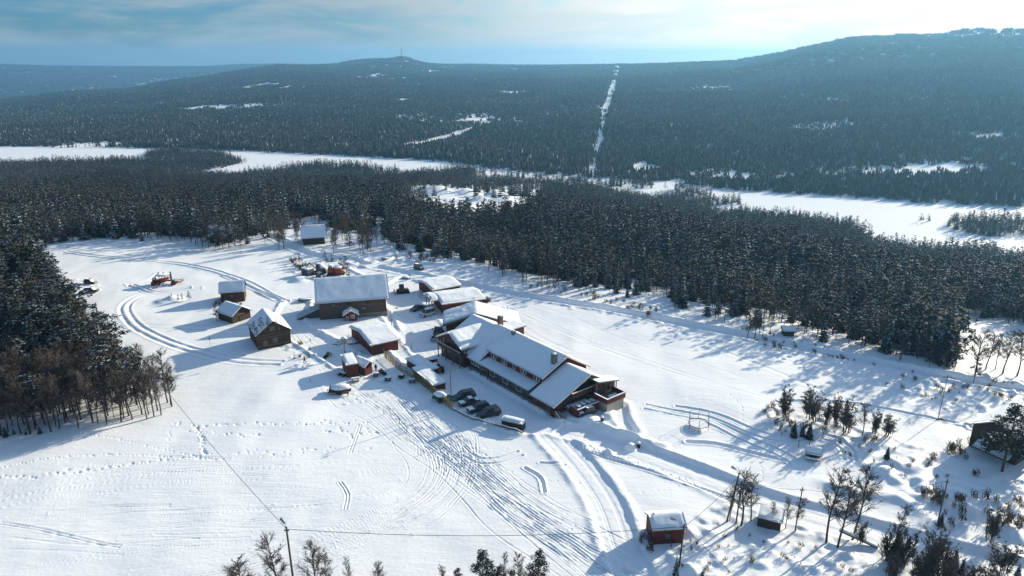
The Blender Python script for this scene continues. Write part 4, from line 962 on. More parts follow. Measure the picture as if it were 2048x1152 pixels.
an.add(vs + vb, [(0, 1, 2, 3, 4)], RED); an.add(vs + vb, [(1, 6, 7, 2), (0, 4, 9, 5)], REDY); ao = an.build('porch', t)
r = MB(); ap = [(5.7, 1.95), (7.8, 3.28), (9.9, 1.95)]; roof_sheet(r, ap, -3.1, -.02, 'y', .12, TRIM); po = r.build('porch_roof', t)
s = MB(); snow_sheet(s, ap, -3.2, -.1, 'y', .28, 5, rnd=.3); s.build('porch_snow', po, smooth=True)
window(t, -2.6, 8.2, 1.45, .75, .75, 'f', 1)
dr = MB().box(6.42, 7.3, -2.68, -2.604, -.2, 1.8, REDY); dr.tube((6.45, -2.7, .1), (7.27, -2.7, .9), .05, .05, TRIM, 4); dr.tube((6.45, -2.7, .9), (7.27, -2.7, .1), .05, .05, TRIM, 4)
dr.tube((6.45, -2.7, 1.0), (7.27, -2.7, 1.7), .05, .05, TRIM, 4); dr.tube((6.45, -2.7, 1.7), (7.27, -2.7, 1.0), .05, .05, TRIM, 4); dr.build('door', t)
rp = MB(); rp.add([(-.02, 2, 2.4), (-.02, 8, 2.4), (-6.5, 2.5, -.4), (-6.5, 7.5, -.4), (-.02, 2, -1), (-.02, 8, -1)], [(0, 1, 3, 2), (0, 2, 4), (1, 5, 3), (2, 3, 5, 4)], ROCK); rpo = rp.build('barn_ramp', t)
s = MB(); s.add([(-.03, 2.2, 2.55), (-.03, 7.8, 2.55), (-6.6, 2.9, -.3), (-6.6, 7.2, -.3)], [(0, 1, 3, 2), (2, 3, 1, 0)], SNOW); s.build('ramp_snow', rpo)

t, *_ = building('garage', 'low dark red garage under a thick pillow of snow below the barn', 'garage', (745, 711), (797, 699), 13.3, 2.5, 1.1, 'x', ov=.4, oe=.5, th=.52, seed=22, frac=.5, wob=.07)
dr = MB().box(.5, 3.0, -.06, -.004, -.2, 2.1, DARKW); dr.build('garage_door', t)
t, *_ = building('storage_shed', 'red storage shed with thick snowy roof farthest up behind the car park', 'shed', (868, 598), (920, 588), 10.0, 2.5, .8, 'x', ov=.4, oe=.6, th=.52, seed=23, wob=.07)
t, *_ = building('carport_shed', 'open-fronted carport shed with broad snow roof beside the grey estate car', 'carport', (887, 628), (968, 617), 9.5, 2.7, .7, 'x', ov=.5, oe=.5, th=.55, seed=24, wob=.07)
cpst = MB()
for y in (3.5, 6.5, 9.3): cpst.box(-2.2, -2.0, y, y + .2, -.5, 2.7, BEAM)
cpst.build('carport_post', t)
s = MB(); roof_sheet(s, [(2.5, 3.05), (4.8, 3.45), (9.8, 2.75)], -2.6, -.45, 'x', .13, BEAM); ro2 = s.build('porch_roof', t); s = MB(); snow_sheet(s, [(2.4, 3.05), (4.8, 3.46), (9.9, 2.75)], -2.7, -.3, 'x', .6, 25, wob=.1); s.build('porch_snow', ro2, smooth=True)
t, *_ = building('staff_house', 'red house with wide low gable edged in grey-green boards behind the lodge', 'house', (893, 668), (1036, 664), 7.0, 3.0, 2.3, 'y', ov=.9, oe=.9, th=.45, wall=RED, slab=GREYT, seed=26, wob=.08, frac=.42, hb=2.2)
gb = MB(); gb.add([(-.8, -.92, 2.3), (7.3, -.92, 5.0), (18.6, -.92, 1.9), (18.6, -.92, 2.45), (7.3, -.92, 5.55), (-.8, -.92, 2.85)], [(0, 1, 4, 5), (1, 2, 3, 4), (5, 4, 1, 0), (4, 3, 2, 1)], GREYT); gb.build('barge_board', t)
t, *_ = building('side_house', 'small red shed with white-edged snow roof beyond the brick chimney', 'shed', (975, 655), (1018, 650), 6.5, 2.5, 1.0, 'x', ov=.4, oe=.4, th=.45, seed=27, wob=.08)
window(t, 0, 4.3, 1.7, .5, .9, 'f', 0)
t, *_ = building('low_annex', 'flat snow-covered annex poking out behind the lodge ridge', 'annex', (1005, 685), (1048, 672), 5, 2.6, .2, 'x', ov=.4, oe=.4, th=.35, seed=28)

t, *_ = building('ski_hut', 'taller red ski-lift hut with rounded snow roof, left of the pair by the lift mast', 'hut', (695, 757), (718, 753), 5.6, 2.9, 0, 'x', ov=.12, oe=.12, th=.5, mono=True, hb=2.9, seed=29, wob=.05)
t, *_ = building('ski_hut', 'smaller red hut with overhanging snow roof beside the standing skier', 'hut', (731, 752), (745, 746), 3.4, 2.3, .7, 'y', ov=.5, oe=.4, th=.45, seed=30, wob=.06)
dr = MB().box(-.06, -.004, 1.2, 2.0, -.2, 1.9, BEAM); dr.build('door', t)
t, *_ = building('long_shed', 'low shed with flat snow roof behind the upper part of the picket fence', 'shed', (853, 756), (876, 748), 7.5, 1.3, 0, 'x', ov=.2, oe=.2, th=.4, mono=True, hb=1.8, seed=31, wob=.05)
t, *_ = building('long_shed', 'low shed with smooth sloping snow roof nearest the parked cars and the lamp post', 'shed', (868, 785), (891, 778), 8.8, 1.4, 0, 'x', ov=.2, oe=.2, th=.35, mono=True, hb=2.0, seed=32, wob=.05)
t, *_ = building('bin_shed', 'small dark box shed with thick flat snow cap at the car park exit', 'shed', (1003, 852), (1045, 861), 1.5, 1.1, 0, 'x', ov=.05, oe=.05, th=.4, mono=True, hb=1.2, wall=DARKW, slab=GREYT, seed=33, wob=.05)
t, wo, L, D, pf = building('log_barn', 'dark windowless log barn standing highest of the three old cabins', 'cabin', (443, 606), (490, 602), 5.6, 3.0, 2.3, 'x', ov=.4, oe=.4, th=.22, wall=LOG, slab=DARKW, seed=34, wob=.03)
sh = MB().box(2.6, 3.2, -.1, -.004, 1.5, 2.1, BEAM); sh.build('hatch', t)
t, wo, L, D, pf = building('log_cabin', 'small brown log cabin in the middle of the three with gable door towards the camera', 'cabin', (466, 648), (502, 636), 6.2, 2.2, 1.7, 'y', ov=.5, oe=.5, th=.35, wall=LOG, slab=DARKW, seed=35)
dr = MB().box(2.0, 3.0, -.08, -.004, -.3, 1.8, DARKW); dr.build('door', t); MB().box(1.2, 3.6, -.12, -.004, 1.95, 2.1, BEAM).build('lintel', t)
t, wo, L, D, pf = building('log_cabin', 'largest old log cabin, two storeys, with young trees growing on its snowy roof', 'cabin', (517, 702), (583, 689), 9.2, 4.0, 2.7, 'y', ov=.5, oe=.5, th=.3, wall=LOG, slab=DARKW, seed=36)
window(t, 0, 3.6, 4.9, 1.0, 1.1, 'f', 1, BEAM); window(t, 0, 4.0, 1.9, .9, 1.1, 'f', 1, BEAM); window(t, 0, 1.7, 1.5, .8, 1.2, 'f', 0, BEAM); window(t, 0, 4.5, 1.9, .8, 1.0, 'l', 1, BEAM)
lg = MB()
for z in (.9, 3.0, 3.6): lg.box(-.1, L + .1, -.16, -.005, z, z + .14, BEAM)
lg.build('log_course', t)
t, *_ = building('forest_cabin', 'dark steep-roofed cabin half hidden at the forest edge above the field', 'cabin', (607, 490), (650, 487), 8.0, 2.8, 3.4, 'x', ov=.8, oe=.6, th=.2, wall=DARKW, slab=DARKW, seed=37)
t, *_ = building('forest_cabin', 'barely visible dark cabin screened by trees left of the other forest cabin', 'cabin', (420, 486), (464, 484), 8, 2.6, 3.0, 'x', ov=.6, oe=.5, th=.2, wall=DARKW, slab=DARKW, seed=38)
t, wo, L, D, pf = building('roadside_shed', 'small red shed with one window beside the curve of the road at the bottom', 'shed', (1306, 1090), (1366, 1086), 3.6, 2.6, .9, 'x', ov=.35, oe=.3, th=.28, seed=39, wob=.05)
window(t, 0, L * .47, 1.25, .8, 1.0, 'f', 0, DARKW); chim(t, .5, 1.9, 3.2, 3.6, .4, CONC)
t, *_ = building('woodshed', 'low brown woodshed half buried in snow between bare trees', 'shed', (1514, 1050), (1560, 1062), 2.6, 1.3, 0, 'x', ov=.2, oe=.2, th=.25, mono=True, hb=1.6, wall=DARKW, slab=DARKW, seed=40)
t, *_ = building('timber_house', 'dark two-storey house with snowy roof behind the big pine at the right edge', 'house', (1937, 891), (2030, 930), 13, 4.3, 2.2, 'y', ov=.6, oe=.5, th=.3, wall=DARKW, slab=GREYT, seed=41)
chim(t, 3.5, 6, 5.5, 7.4, .7, CONC); lo = MB(); roof_sheet(lo, [(-2.6, 1.6), (-.02, 2.3)], 1.6, 7.0, 'x', .12, DARKW); l2 = lo.build('porch_roof', t); s = MB(); snow_sheet(s, [(-2.7, 1.6), (-.1, 2.3)], 1.5, 7.1, 'x', .3, 8); s.build('porch_snow', l2, smooth=True)
window(t, 0, 2.0, 3.2, .8, 1.0, 'f', 0, BEAM); window(t, 0, 4.6, 3.2, .8, 1.0, 'f', 0, BEAM)
t, *_ = building('tiny_hut', 'tiny dark hut with snow roof at the foot of the tall forest', 'hut', (1567, 671), (1588, 672), 2.4, 1.2, .8, 'x', ov=.3, oe=.3, th=.2, wall=DARKW, slab=DARKW, seed=42)
t, wo, L, D, pf = building('play_hut', 'little brown open hut with snow-laden roof on the right meadow', 'hut', (1612, 915), (1639, 920), 1.7, .95, .6, 'x', ov=.35, oe=.3, th=.3, wall=BEAM, slab=DARKW, seed=43)
op = MB().box(.5, L - .5, -.05, -.004, .1, .85, BLACK); op.build('shade_panel', t); sb = MB(); sb.box(-.1, L + .1, -.9, -.5, .3, .38, BEAM); sb.box(-.1, L + .1, -.9, -.5, .384, .5, SNOW); sb.build('bench', t)  # shade inside the hut given by a black panel on the closed wall
def far_house(px, py, L, D, h, lab, rz, wallm):
    x, y, z = Pt(px, py); t = thing('valley_house', lab, 'house', (x, y, z), rz)
    m = MB(); prof = [(0, h), (D / 2, h + 2), (D, h)]; loft(m, prof, 0, L, wallm, wallm); m.build('wall', t)
    r = MB(); pr = [(-.4, h - .1), (D / 2, h + 2.15), (D + .4, h - .1)]; roof_sheet(r, pr, -.5, L + .5, 'x', .15, DARKW); ro = r.build('roof', t); s = MB(); snow_sheet(s, pr, -.5, L + .5, 'x', .3, 3); s.build('roof_snow', ro)
far_house(1106, 428, 13, 9, 4, 'pale far-off house in a forest clearing right of the gravel pit', .1, CREAM)
far_house(1203, 426, 9, 7, 3, 'far-off cabin in the round snowy clearing in the forest', -.1, DARKW)
# radio mast on the far hilltop
az_ = math.radians(PEAK_AZ); r_ = 5050.0
mx, my = r_ * math.sin(az_), r_ * math.cos(az_); mz = float(T(mx, my)); t = thing('radio_mast', 'thin radio mast standing on the far hilltop', 'mast', (mx, my, mz))
m = MB()
for a in range(3):
    c, s_ = math.cos(a * 2.094) * 2.6, math.sin(a * 2.094) * 2.6; m.tube((c, s_, -2), (c * .3, s_ * .3, 58), 1.7, 1.2, STEEL, 4)
m.build('lattice', t); MB().tube((0, 0, 58.01), (0, 0, 74), 1.1, .6, STEEL, 4).build('antenna', t)
# ------------------------------------------------------------ vehicles
def wheel(par, x, y, r, w, axis='y', side=1, rim=CARGRY, name='wheel'):
    t = MB(); d = Vector((0, w / 2, 0)); c = Vector((x, y, r)); t.tube(c - d, c + d, r, r, RUBBER, 14); o = t.build(name, par)
    MB().tube(c + d * side * 1.01, c + d * side * 1.12, r * .6, r * .55, rim, 8).build('rim', o); return o
def loftx(mb, st, m):
    """stations (x, z0, z1, half width at bottom, half width at top) joined into a closed hull with softened upper edges"""
    vs = []; 
    for x, z0, z1, a, b in st: vs += [(x, -a, z0), (x, a, z0), (x, a, z0 + (z1 - z0) * .72), (x, b * .94, z1), (x, -b * .94, z1), (x, -a, z0 + (z1 - z0) * .72)]
    fs = [tuple(range(5, -1, -1)), tuple(range(len(vs) - 6, len(vs)))]
    for i in range(len(st) - 1):
        for k in range(6): fs.append((i * 6 + k, i * 6 + (k + 1) % 6, i * 6 + 6 + (k + 1) % 6, i * 6 + 6 + k))
    mb.add(vs, fs, m)
def car(name, label, pf, pr, paint, kind='suv', L=4.6, W=1.82, snow=None, group=None, cat='car'):
    """pf, pr: pixels of the near side's front and rear on the ground"""
    a = P(*pf); b = P(*pr); rz = math.atan2(a[1] - b[1], a[0] - b[0]); mx, my = (a[0] + b[0]) / 2, (a[1] + b[1]) / 2
    nx, ny = -math.sin(rz), math.cos(rz)
    if ny < 0: nx, ny = -nx, -ny
    mx += nx * W / 2; my += ny * W / 2; t = thing(name, label, cat, (mx, my, gz(mx, my) + .01), rz, group); h = L / 2; w = W / 2
    B = MB(); hi = {'suv': .98, 'sedan': .82, 'estate': .85, 'van': 1.05}[kind]; top = {'suv': 1.72, 'sedan': 1.42, 'estate': 1.48, 'van': 1.95}[kind]
    hood = {'suv': .24, 'sedan': .25, 'estate': .25, 'van': .15}[kind]; tail = {'suv': .02, 'sedan': .17, 'estate': .03, 'van': .02}[kind]
    loftx(B, [(-h, .42, hi - .22, w * .82, w * .72), (-h + .12, .24, hi - .02, w * .95, w * .86), (-h + .7, .22, hi, w, w * .93), (h - L * hood - .15, .22, hi, w, w * .93), (h - .55, .22, hi - .10, w * .98, w * .84), (h - .10, .26, hi - .20, w * .88, w * .72), (h, .36, hi - .36, w * .78, w * .62)], paint)
    B.build('body', t, smooth=False)
    x0, x1 = -h + L * tail + .06, h - L * hood - .1; g = MB()
    def ring(x0_, x1_, z, ww): return [(x0_, -ww, z), (x1_, -ww, z), (x1_, ww, z), (x0_, ww, z)]
    lo = ring(x0, x1, hi - .03, w * .90); up = ring(x0 + .28 + (.35 if kind == 'sedan' else 0), x1 - .72, top - .06, w * .74)
    g.add(lo + up, [(0, 1, 5, 4), (1, 2, 6, 5), (2, 3, 7, 6), (3, 0, 4, 7)], GLASS); g.build('windows', t)
    r = MB(); u2 = ring(up[0][0] + .12, up[1][0] - .12, top, w * .66); r.add(up + u2, [(0, 1, 5, 4), (1, 2, 6, 5), (2, 3, 7, 6), (3, 0, 4, 7), (4, 5, 6, 7)], paint)
    for s in (-1, 1):      # pillars
        for xa, xb in ((x0, up[0][0]), ((x0 + x1) / 2 - .2, (up[0][0] + up[1][0]) / 2 - .1), (x1, up[1][0])): r.tube((xa, s * w * .905, hi - .03), (xb, s * w * .745, top - .05), .045, .04, paint, 4)
    r.build('roof', t)
    for sx in (h - .85, -h + .85):
        for s in (-1, 1): wheel(t, sx, s * (w - .10), .34 if kind != 'suv' else .37, .24, side=s)
    for s in (-1, 1):
        MB().box(h - .14, h - .02, s * w * .62 - .17, s * w * .62 + .17, hi - .38, hi - .22, HEAD).build('headlight', t); MB().box(-h - .015, -h + .1, s * w * .68 - .12, s * w * .68 + .12, hi - .34, hi - .14, CARRED).build('tail_light', t)
        MB().box(x1 - .35, x1 - .2, s * (w + .02) - .1, s * (w + .02) + .1, hi + .02, hi + .16, paint).build('mirror', t)
    if snow:
        S = MB()
        if 'r' in snow: snow_sheet(S, [(-w * .66, top), (w * .66, top)], up[0][0] + .1, up[1][0] - .1, 'x', .14, 5, rnd=.2, wob=.03)
        if 'h' in snow: snow_sheet(S, [(-w * .8, hi - .05), (w * .8, hi - .05)], x1 - .1, h - .15, 'x', .12, 6, rnd=.2, wob=.03)
        if 'w' in snow: S.add([(x1 - .02, -w * .8, hi + .02), (x1 - .02, w * .8, hi + .02), (x1 - .66, w * .7, top - .05), (x1 - .66, -w * .7, top - .05)], [(0, 1, 2, 3)], SNOW)
        if 'b' in snow: snow_sheet(S, [(-w * .8, hi - .02), (w * .8, hi - .02)], -h + .1, x0 + .4, 'x', .14, 7, rnd=.2, wob=.03)
        if 'T' in snow: S.blob((0, 0, hi - .15), h * .98, w * 1.02, top - hi + .45, SNOW, 14, 6, .04, True, 4)
        S.build('snow_cover', t, smooth=True)
    return t
car('parked_car', 'black tall car parked first in the row, nearest the lamp post', (913, 803), (950, 795), CARBLK, 'suv', 4.8, 1.9)
car('parked_car', 'dark red car with snow on roof and bonnet, second in the row', (926, 815), (957, 808), CARRED, 'sedan', 4.4, 1.75, 'rhb')
car('parked_car', 'black estate car with snow on the bonnet, third in the row', (941, 829), (980, 819), CARBLK, 'estate', 4.7, 1.8, 'h')
car('parked_car', 'black off-road car without snow, last in the row near the small dark shed', (961, 839), (1002, 828), CARBLK, 'suv', 4.8, 1.9)
car('parked_car', 'grey saloon car parked highest in the yard by the carport', (826, 624), (852, 617), CARGRY, 'sedan', 4.6, 1.8)
car('parked_car', 'silver estate car with snowy roof beside the grey saloon', (848, 635), (870, 629), CARWHT, 'van', 4.5, 1.85, 'rh')
car('snowed_in_car', 'snowed-in car beside the terrace wall of the lodge', (1168, 838), (1186, 833), CARBLK, 'estate', 3.8, 1.7, 'rhb')
car('snowed_in_car', 'snow-buried car behind the barn near the container', (645, 560), (628, 552), CARBLK, 'estate', 4.0, 1.7, 'rhb')
car('snowed_in_car', 'snow-capped dark car under the shrubby bank beyond the barn', (840, 541), (828, 538), CARBLK, 'van', 3.6, 1.7, 'rhb')
car('snowed_in_car', 'snow-covered wreck at the left edge of the field, nearer the dark wood', (193, 586), (170, 587), CARBLK, 'estate', 4.0, 1.7, 'rhbw')
car('snowed_in_car', 'snow-covered wreck at the left edge of the field, farther up', (190, 570), (166, 568), CARGRY, 'estate', 4.0, 1.7, 'rhbw')
car('snowed_in_car', 'dark car roof poking out of deep snow on the field behind the side house', (964, 604), (978, 605), CARGRY, 'sedan', 2.8, 1.5, 'r')

def machine(name, label, cat, px, py, rz): x, y, _ = P(px, py); return thing(name, label, cat, (x, y, gz(x, y)), rz)
# tractor facing the camera
t = machine('tractor', 'dark tractor with cab and mirrors parked against the left corner of the lodge', 'tractor', 876, 675, R(-100))
B = MB(); B.box(-.2, 2.2, -.42, .42, .9, 1.7, MACH, .08); B.box(-1.6, .2, -.6, .6, .6, 1.2, MACH, .05); B.build('body', t)
B = MB(); B.box(-1.4, .05, -.8, .8, 1.2, 1.35, MACH); B.box(-1.4, .05, -.8, .8, 2.75, 2.9, MACH)
for x in (-1.35, 0): 
    for s in (-1, 1): B.box(x - .06, x + .06, s * .74 - .06, s * .74 + .06, 1.35, 2.75, MACH)
B.build('cab', t); MB().box(-1.3, -.02, -.7, .7, 1.36, 2.74, GLASS).build('windows', t); MB().box(-1.45, .1, -.85, .85, 2.905, 3.15, SNOW, .1).build('roof_snow', t)
for s in (-1, 1):
    wheel(t, -1.1, s * 1.0, .85, .5, side=s); wheel(t, 1.6, s * .85, .55, .36, side=s)
    M_ = MB(); M_.tube((0, s * .8, 2.4), (.15, s * 1.3, 2.4), .02, .02, BLACK, 4); M_.box(.1, .2, s * 1.3 - .1, s * 1.3 + .1, 2.15, 2.6, BLACK); M_.build('mirror', t)
    MB().box(2.2, 2.25, s * .28 - .08, s * .28 + .08, 1.35, 1.5, HEAD).build('headlight', t)
B = MB(); B.prism([(2.5, .2), (2.8, .15), (2.75, 1.0), (2.6, 1.0)], -1.1, 1.1, STEEL); B.tube((1.9, -.4, .8), (2.6, -.4, .6), .06, .06, BLACK, 4); B.tube((1.9, .4, .8), (2.6, .4, .6), .06, .06, BLACK, 4); B.build('blade', t)
# loader tractor by the sheds
t = machine('loader', 'rusty brown tractor with raised snowy front loader between the sheds and the lodge', 'loader', 874, 741, R(115))
B = MB(); B.box(-1.6, 1.6, -.5, .5, .6, 1.4, ORANGE, .06); B.box(-1.7, -.6, -.6, .6, 1.4, 1.55, RED); B.tube((-1.3, .3, 1.4), (-1.3, .3, 2.0), .05, .04, BLACK, 5); B.build('body', t)
MB().box(-1.2, -.7, -.3, .3, 1.55, 2.05, BLACK, .05).build('seat', t)
for s in (-1, 1): wheel(t, -1.2, s * .85, .75, .42, side=s); wheel(t, 1.3, s * .75, .5, .3, side=s)
B = MB()
for s in (-1, 1): B.tube((-.2, s * .62, 1.4), (2.4, s * .62, 1.9), .07, .07, ORANGE, 4); B.tube((2.4, s * .62, 1.9), (3.0, s * .62, 1.0), .07, .07, ORANGE, 4)
B.prism([(2.8, .8), (3.6, .7), (3.5, 1.5), (2.8, 1.5)], -1.1, 1.1, BLACK); B.build('loader_arm', t); S = MB(); S.box(2.8, 3.5, -1.05, 1.05, 1.504, 1.75, SNOW, .1); S.box(-.4, 1.5, -.45, .45, 1.404, 1.58, SNOW, .07); S.build('snow_cover', t)
# piste basher
t = machine('piste_basher', 'snow groomer with black tracks and dark cab by the turning loop behind the barn', 'snow groomer', 806, 584, R(-165))
for s in (-1, 1):
    B = MB(); B.prism([(-1.9, .3), (-1.5, 0), (1.5, 0), (1.9, .3), (1.7, .75), (-1.7, .75)], s * .75 - .3 if s > 0 else -1.35, s * .75 + .6 if s > 0 else -.45, BLACK); B.build('track', t)
MB().box(-1.6, 1.2, -.9, .9, .76, 1.25, ORANGE, .08).build('body', t); MB().box(-.3, 1.1, -.8, .8, 1.254, 2.2, GLASS, .15).build('cab', t); MB().box(-.35, 1.0, -.8, .8, 2.203, 2.4, BLACK, .06).build('roof', t)
B = MB(); B.prism([(2.2, .1), (2.6, .05), (2.5, .9), (2.35, .9)], -1.7, 1.7, STEEL); B.tube((1.4, -.5, .5), (2.3, -.5, .5), .07, .07, BLACK, 4); B.tube((1.4, .5, .5), (2.3, .5, .5), .07, .07, BLACK, 4); B.build('blade', t)
S = MB(); S.box(-1.5, -.4, -.8, .8, 1.255, 1.45, SNOW, .08); S.build('snow_cover', t)
# old grader on the field
x, y, _ = P(337, 569); t = thing('road_grader', 'old red-orange road grader with big wheels and exhaust stack alone on the upper left field', 'grader', (x, y, gz(x, y) - .1), R(4))
B = MB(); B.box(-4.3, -.5, -.7, .7, .9, 1.9, ORANGE, .1); B.box(-.5, 3.9, -.28, .28, 1.1, 1.5, ORANGE, .05); B.build('body', t)
B = MB(); B.box(-1.3, .5, -.9, .9, 1.9, 2.05, ORANGE); B.box(-3.2, .6, -.95, .95, 2.85, 2.95, DARKW)
for a in (-3.1, -1.3, .45):
    for s in (-1, 1): B.box(a - .06, a + .06, s * .85 - .06, s * .85 + .06, 1.8, 2.85, BLACK)
B.build('cab', t); MB().tube((1.0, .2, 1.5), (1.0, .2, 3.9), .28, .26, MACH, 8).build('exhaust_stack', t)
for a in (-3.9, 1.9, -2.5):
    for s in (-1, 1): wheel(t, a, s * .95, .72, .4, side=s, rim=ORANGE)
B = MB(); B.box(1.2, 4.2, -1.2, 1.2, .9, 1.1, RED, .04); B.tube((3.2, -.9, 1.1), (3.2, -.9, 2.2), .05, .05, BLACK, 4); B.tube((4.0, .6, 1.1), (4.0, .6, 2.1), .05, .05, BLACK, 4); B.build('front_frame', t)
S = MB(); S.box(-3.3, .65, -1, 1, 2.954, 3.2, SNOW, .1); S.blob((-3.6, 0, 1.85), 1.1, .8, .45, SNOW, 10, 4, .1, True, 1); S.blob((2.6, 0, 1.1), 1.3, 1.0, .5, SNOW, 10, 4, .15, True, 2); S.blob((-.9, -1.3, .5), 1.0, .6, .6, SNOW, 10, 4, .15, True, 5); S.build('snow_cover', t, smooth=True)
x, y, _ = P(310, 578); t = thing('grader_blade', 'grey plough blade leaning in the snow in front of the grader', 'plough blade', (x, y, gz(x, y)), .6)
MB().prism([(-.9, -.2), (.9, -.2), (.9, .5), (-.9, .8)], -.08, .08, STEEL).build('blade', t); MB().tube((0, .09, .3), (.5, 1.2, 0), .06, .06, BLACK, 4).build('drawbar', t)
# excavator, orange drum machine, container
t = machine('excavator', 'grey tracked excavator with folded arm under snow near the container', 'excavator', 641, 545, R(200))
for s in (-1, 1): MB().prism([(-1.9, .3), (-1.5, 0), (1.5, 0), (1.9, .3), (1.6, .8), (-1.6, .8)], s * 1.0 - .25, s * 1.0 + .25, BLACK).build('track', t)
MB().box(-1.6, 1.3, -1.1, 1.1, .9, 1.9, MACH, .12).build('body', t); MB().box(.1, 1.3, -1.05, 0, 1.904, 3.0, MACH, .1).build('cab', t); MB().box(.2, 1.33, -1.08, -.1, 2.2, 2.85, GLASS).build('windows', t)
B = MB(); B.tube((1.1, .4, 1.6), (3.2, .4, 3.9), .24, .2, MACH, 6); B.tube((3.2, .4, 3.9), (4.6, .4, 1.9), .2, .15, MACH, 6); B.box(4.2, 5.1, -.1, .9, 1.2, 2.0, MACH, .1); B.build('arm', t)
S = MB(); S.box(0, 1.35, -1.1, .05, 3.004, 3.35, SNOW, .12); S.blob((-.8, .1, 1.9), 1.0, 1.1, .55, SNOW, 10, 4, .1, True, 3); S.build('snow_cover', t, smooth=True)
t = machine('crusher', 'bright orange drum-shaped machine with snowy top beside young pines', 'machine', 673, 549, R(10))
B = MB(); B.tube((.6, 0, .5), (.6, 0, 2.3), 1.5, 1.5, ORANGE, 14); B.build('drum', t); B = MB(); B.box(-2.6, -.9, -.8, .8, .7, 2.0, ORANGE, .1); B.build('body', t); MB().box(-2.3, -1.2, -.7, .7, 2.003, 2.8, GLASS, .1).build('cab', t)
MB().prism([(-2.9, 0), (2.4, -.05), (2.6, .3), (2.2, .5), (-2.8, .5)], -1.4, -.7, BLACK).build('track', t); MB().prism([(-2.9, 0), (2.4, -.05), (2.6, .3), (2.2, .5), (-2.8, .5)], .7, 1.4, BLACK).build('track', t)
S = MB(); S.blob((.6, 0, 2.3), 1.45, 1.45, .5, SNOW, 12, 4, .06, True, 3); S.box(-2.4, -1.1, -.75, .75, 2.804, 3.1, SNOW, .1); S.build('snow_cover', t, smooth=True)
t = machine('container', 'blue-grey steel container with flat snow cap behind the barn', 'container', 616, 549, R(-35))
B = MB(); B.box(-1.6, 1.6, -1.2, 1.2, -.3, 2.1, BLUEG)
for i in range(9): B.box(-1.55 + i * .38, -1.42 + i * .38, -1.24, -1.204, -.2, 2.0, BLUEG)
B.build('body', t); MB().box(-1.65, 1.65, -1.25, 1.25, 2.104, 2.4, SNOW, .1).build('snow_cover', t, smooth=False)
# green plough trailer
t = machine('plough_trailer', 'dark green trailer with snowy load against the fence by the lamp post', 'trailer', 889, 803, R(-22))
B = MB(); B.prism([(-2.3, .5), (1.0, .5), (2.6, .9), (2.6, 1.1), (1.2, 1.2), (-2.3, 1.25)], -.8, .8, GREEN); B.build('body', t); wheel(t, -.6, -.95, .4, .25, side=-1); wheel(t, -.6, .95, .4, .25, side=1)
MB().tube((2.5, 0, .8), (3.6, 0, .35), .07, .06, GREEN, 5).build('drawbar', t); S = MB(); S.blob((-.9, 0, 1.2), 1.5, .85, .75, SNOW, 12, 5, .08, True, 3); S.build('snow_load', t, smooth=True); MB().blob((1.6, .1, 1.25), .25, .25, .3, BLACK, 6, 4).build('lamp', t)
# snow-laden flat trailer below the huts
t = machine('rack_trailer', 'flat trailer with dark frame, posts and a domed load of snow below the red huts', 'trailer', 682, 786, R(8))
B = MB(); B.box(-2.3, 2.1, -1.2, 1.2, .6, 1.0, DARKW, .04); B.box(-1.6, 1.7, -1.24, -1.205, .2, .6, BLACK)
for a in (-2.1, -.3, 1.9):
    for s in (-1, 1): B.tube((a, s * 1.1, 1.0), (a, s * 1.1, 1.75), .035, .03, BLACK, 4)
B.build('frame', t); wheel(t, 0, -1.0, .36, .22, side=-1); wheel(t, 0, 1.0, .36, .22); MB().box(-1.9, -.9, -1.3, -1.245, .25, .6, YELW).build('tail_board', t)
S = MB(); S.blob((0, 0, .95), 2.1, 1.15, .9, SNOW, 14, 6, .04, True, 2); S.build('snow_load', t, smooth=True)
# snow scooters and sledge bits
def scooter(px, py, rz, lab, c=BLACK):
    t = machine('snow_scooter', lab, 'snowmobile', px, py, rz); B = MB(); B.prism([(-1.3, .3), (-1.2, .15), (.4, .12), (.5, .45), (-1.2, .5)], -.22, .22, BLACK); B.build('track', t)
    B = MB(); B.prism([(-.3, .45), (1.2, .35), (1.35, .5), (.8, .85), (.3, .95), (-.1, .7)], -.38, .38, c); B.build('body', t); MB().box(-1.2, -.1, -.2, .2, .5, .78, BLACK, .06).build('seat', t)
    for s in (-1, 1): MB().tube((.6, s * .5, .06), (1.6, s * .5, .15), .05, .04, BLACK, 4).build('ski', t)
    MB().tube((.2, -.35, 1.0), (.2, .35, 1.0), .025, .025, BLACK, 4).build('handlebar', t); MB().add([(.5, -.25, .9), (.5, .25, .9), (.3, .2, 1.25), (.3, -.2, 1.25)], [(0, 1, 2, 3)], GLASS).build('windshield', t); return t
scooter(655, 713, 1.2, 'dark snow scooter parked upright on the piste left of the lift mast', YELW)
scooter(765, 748, 2.4, 'black snow scooter with pale seat next to the smaller red hut')
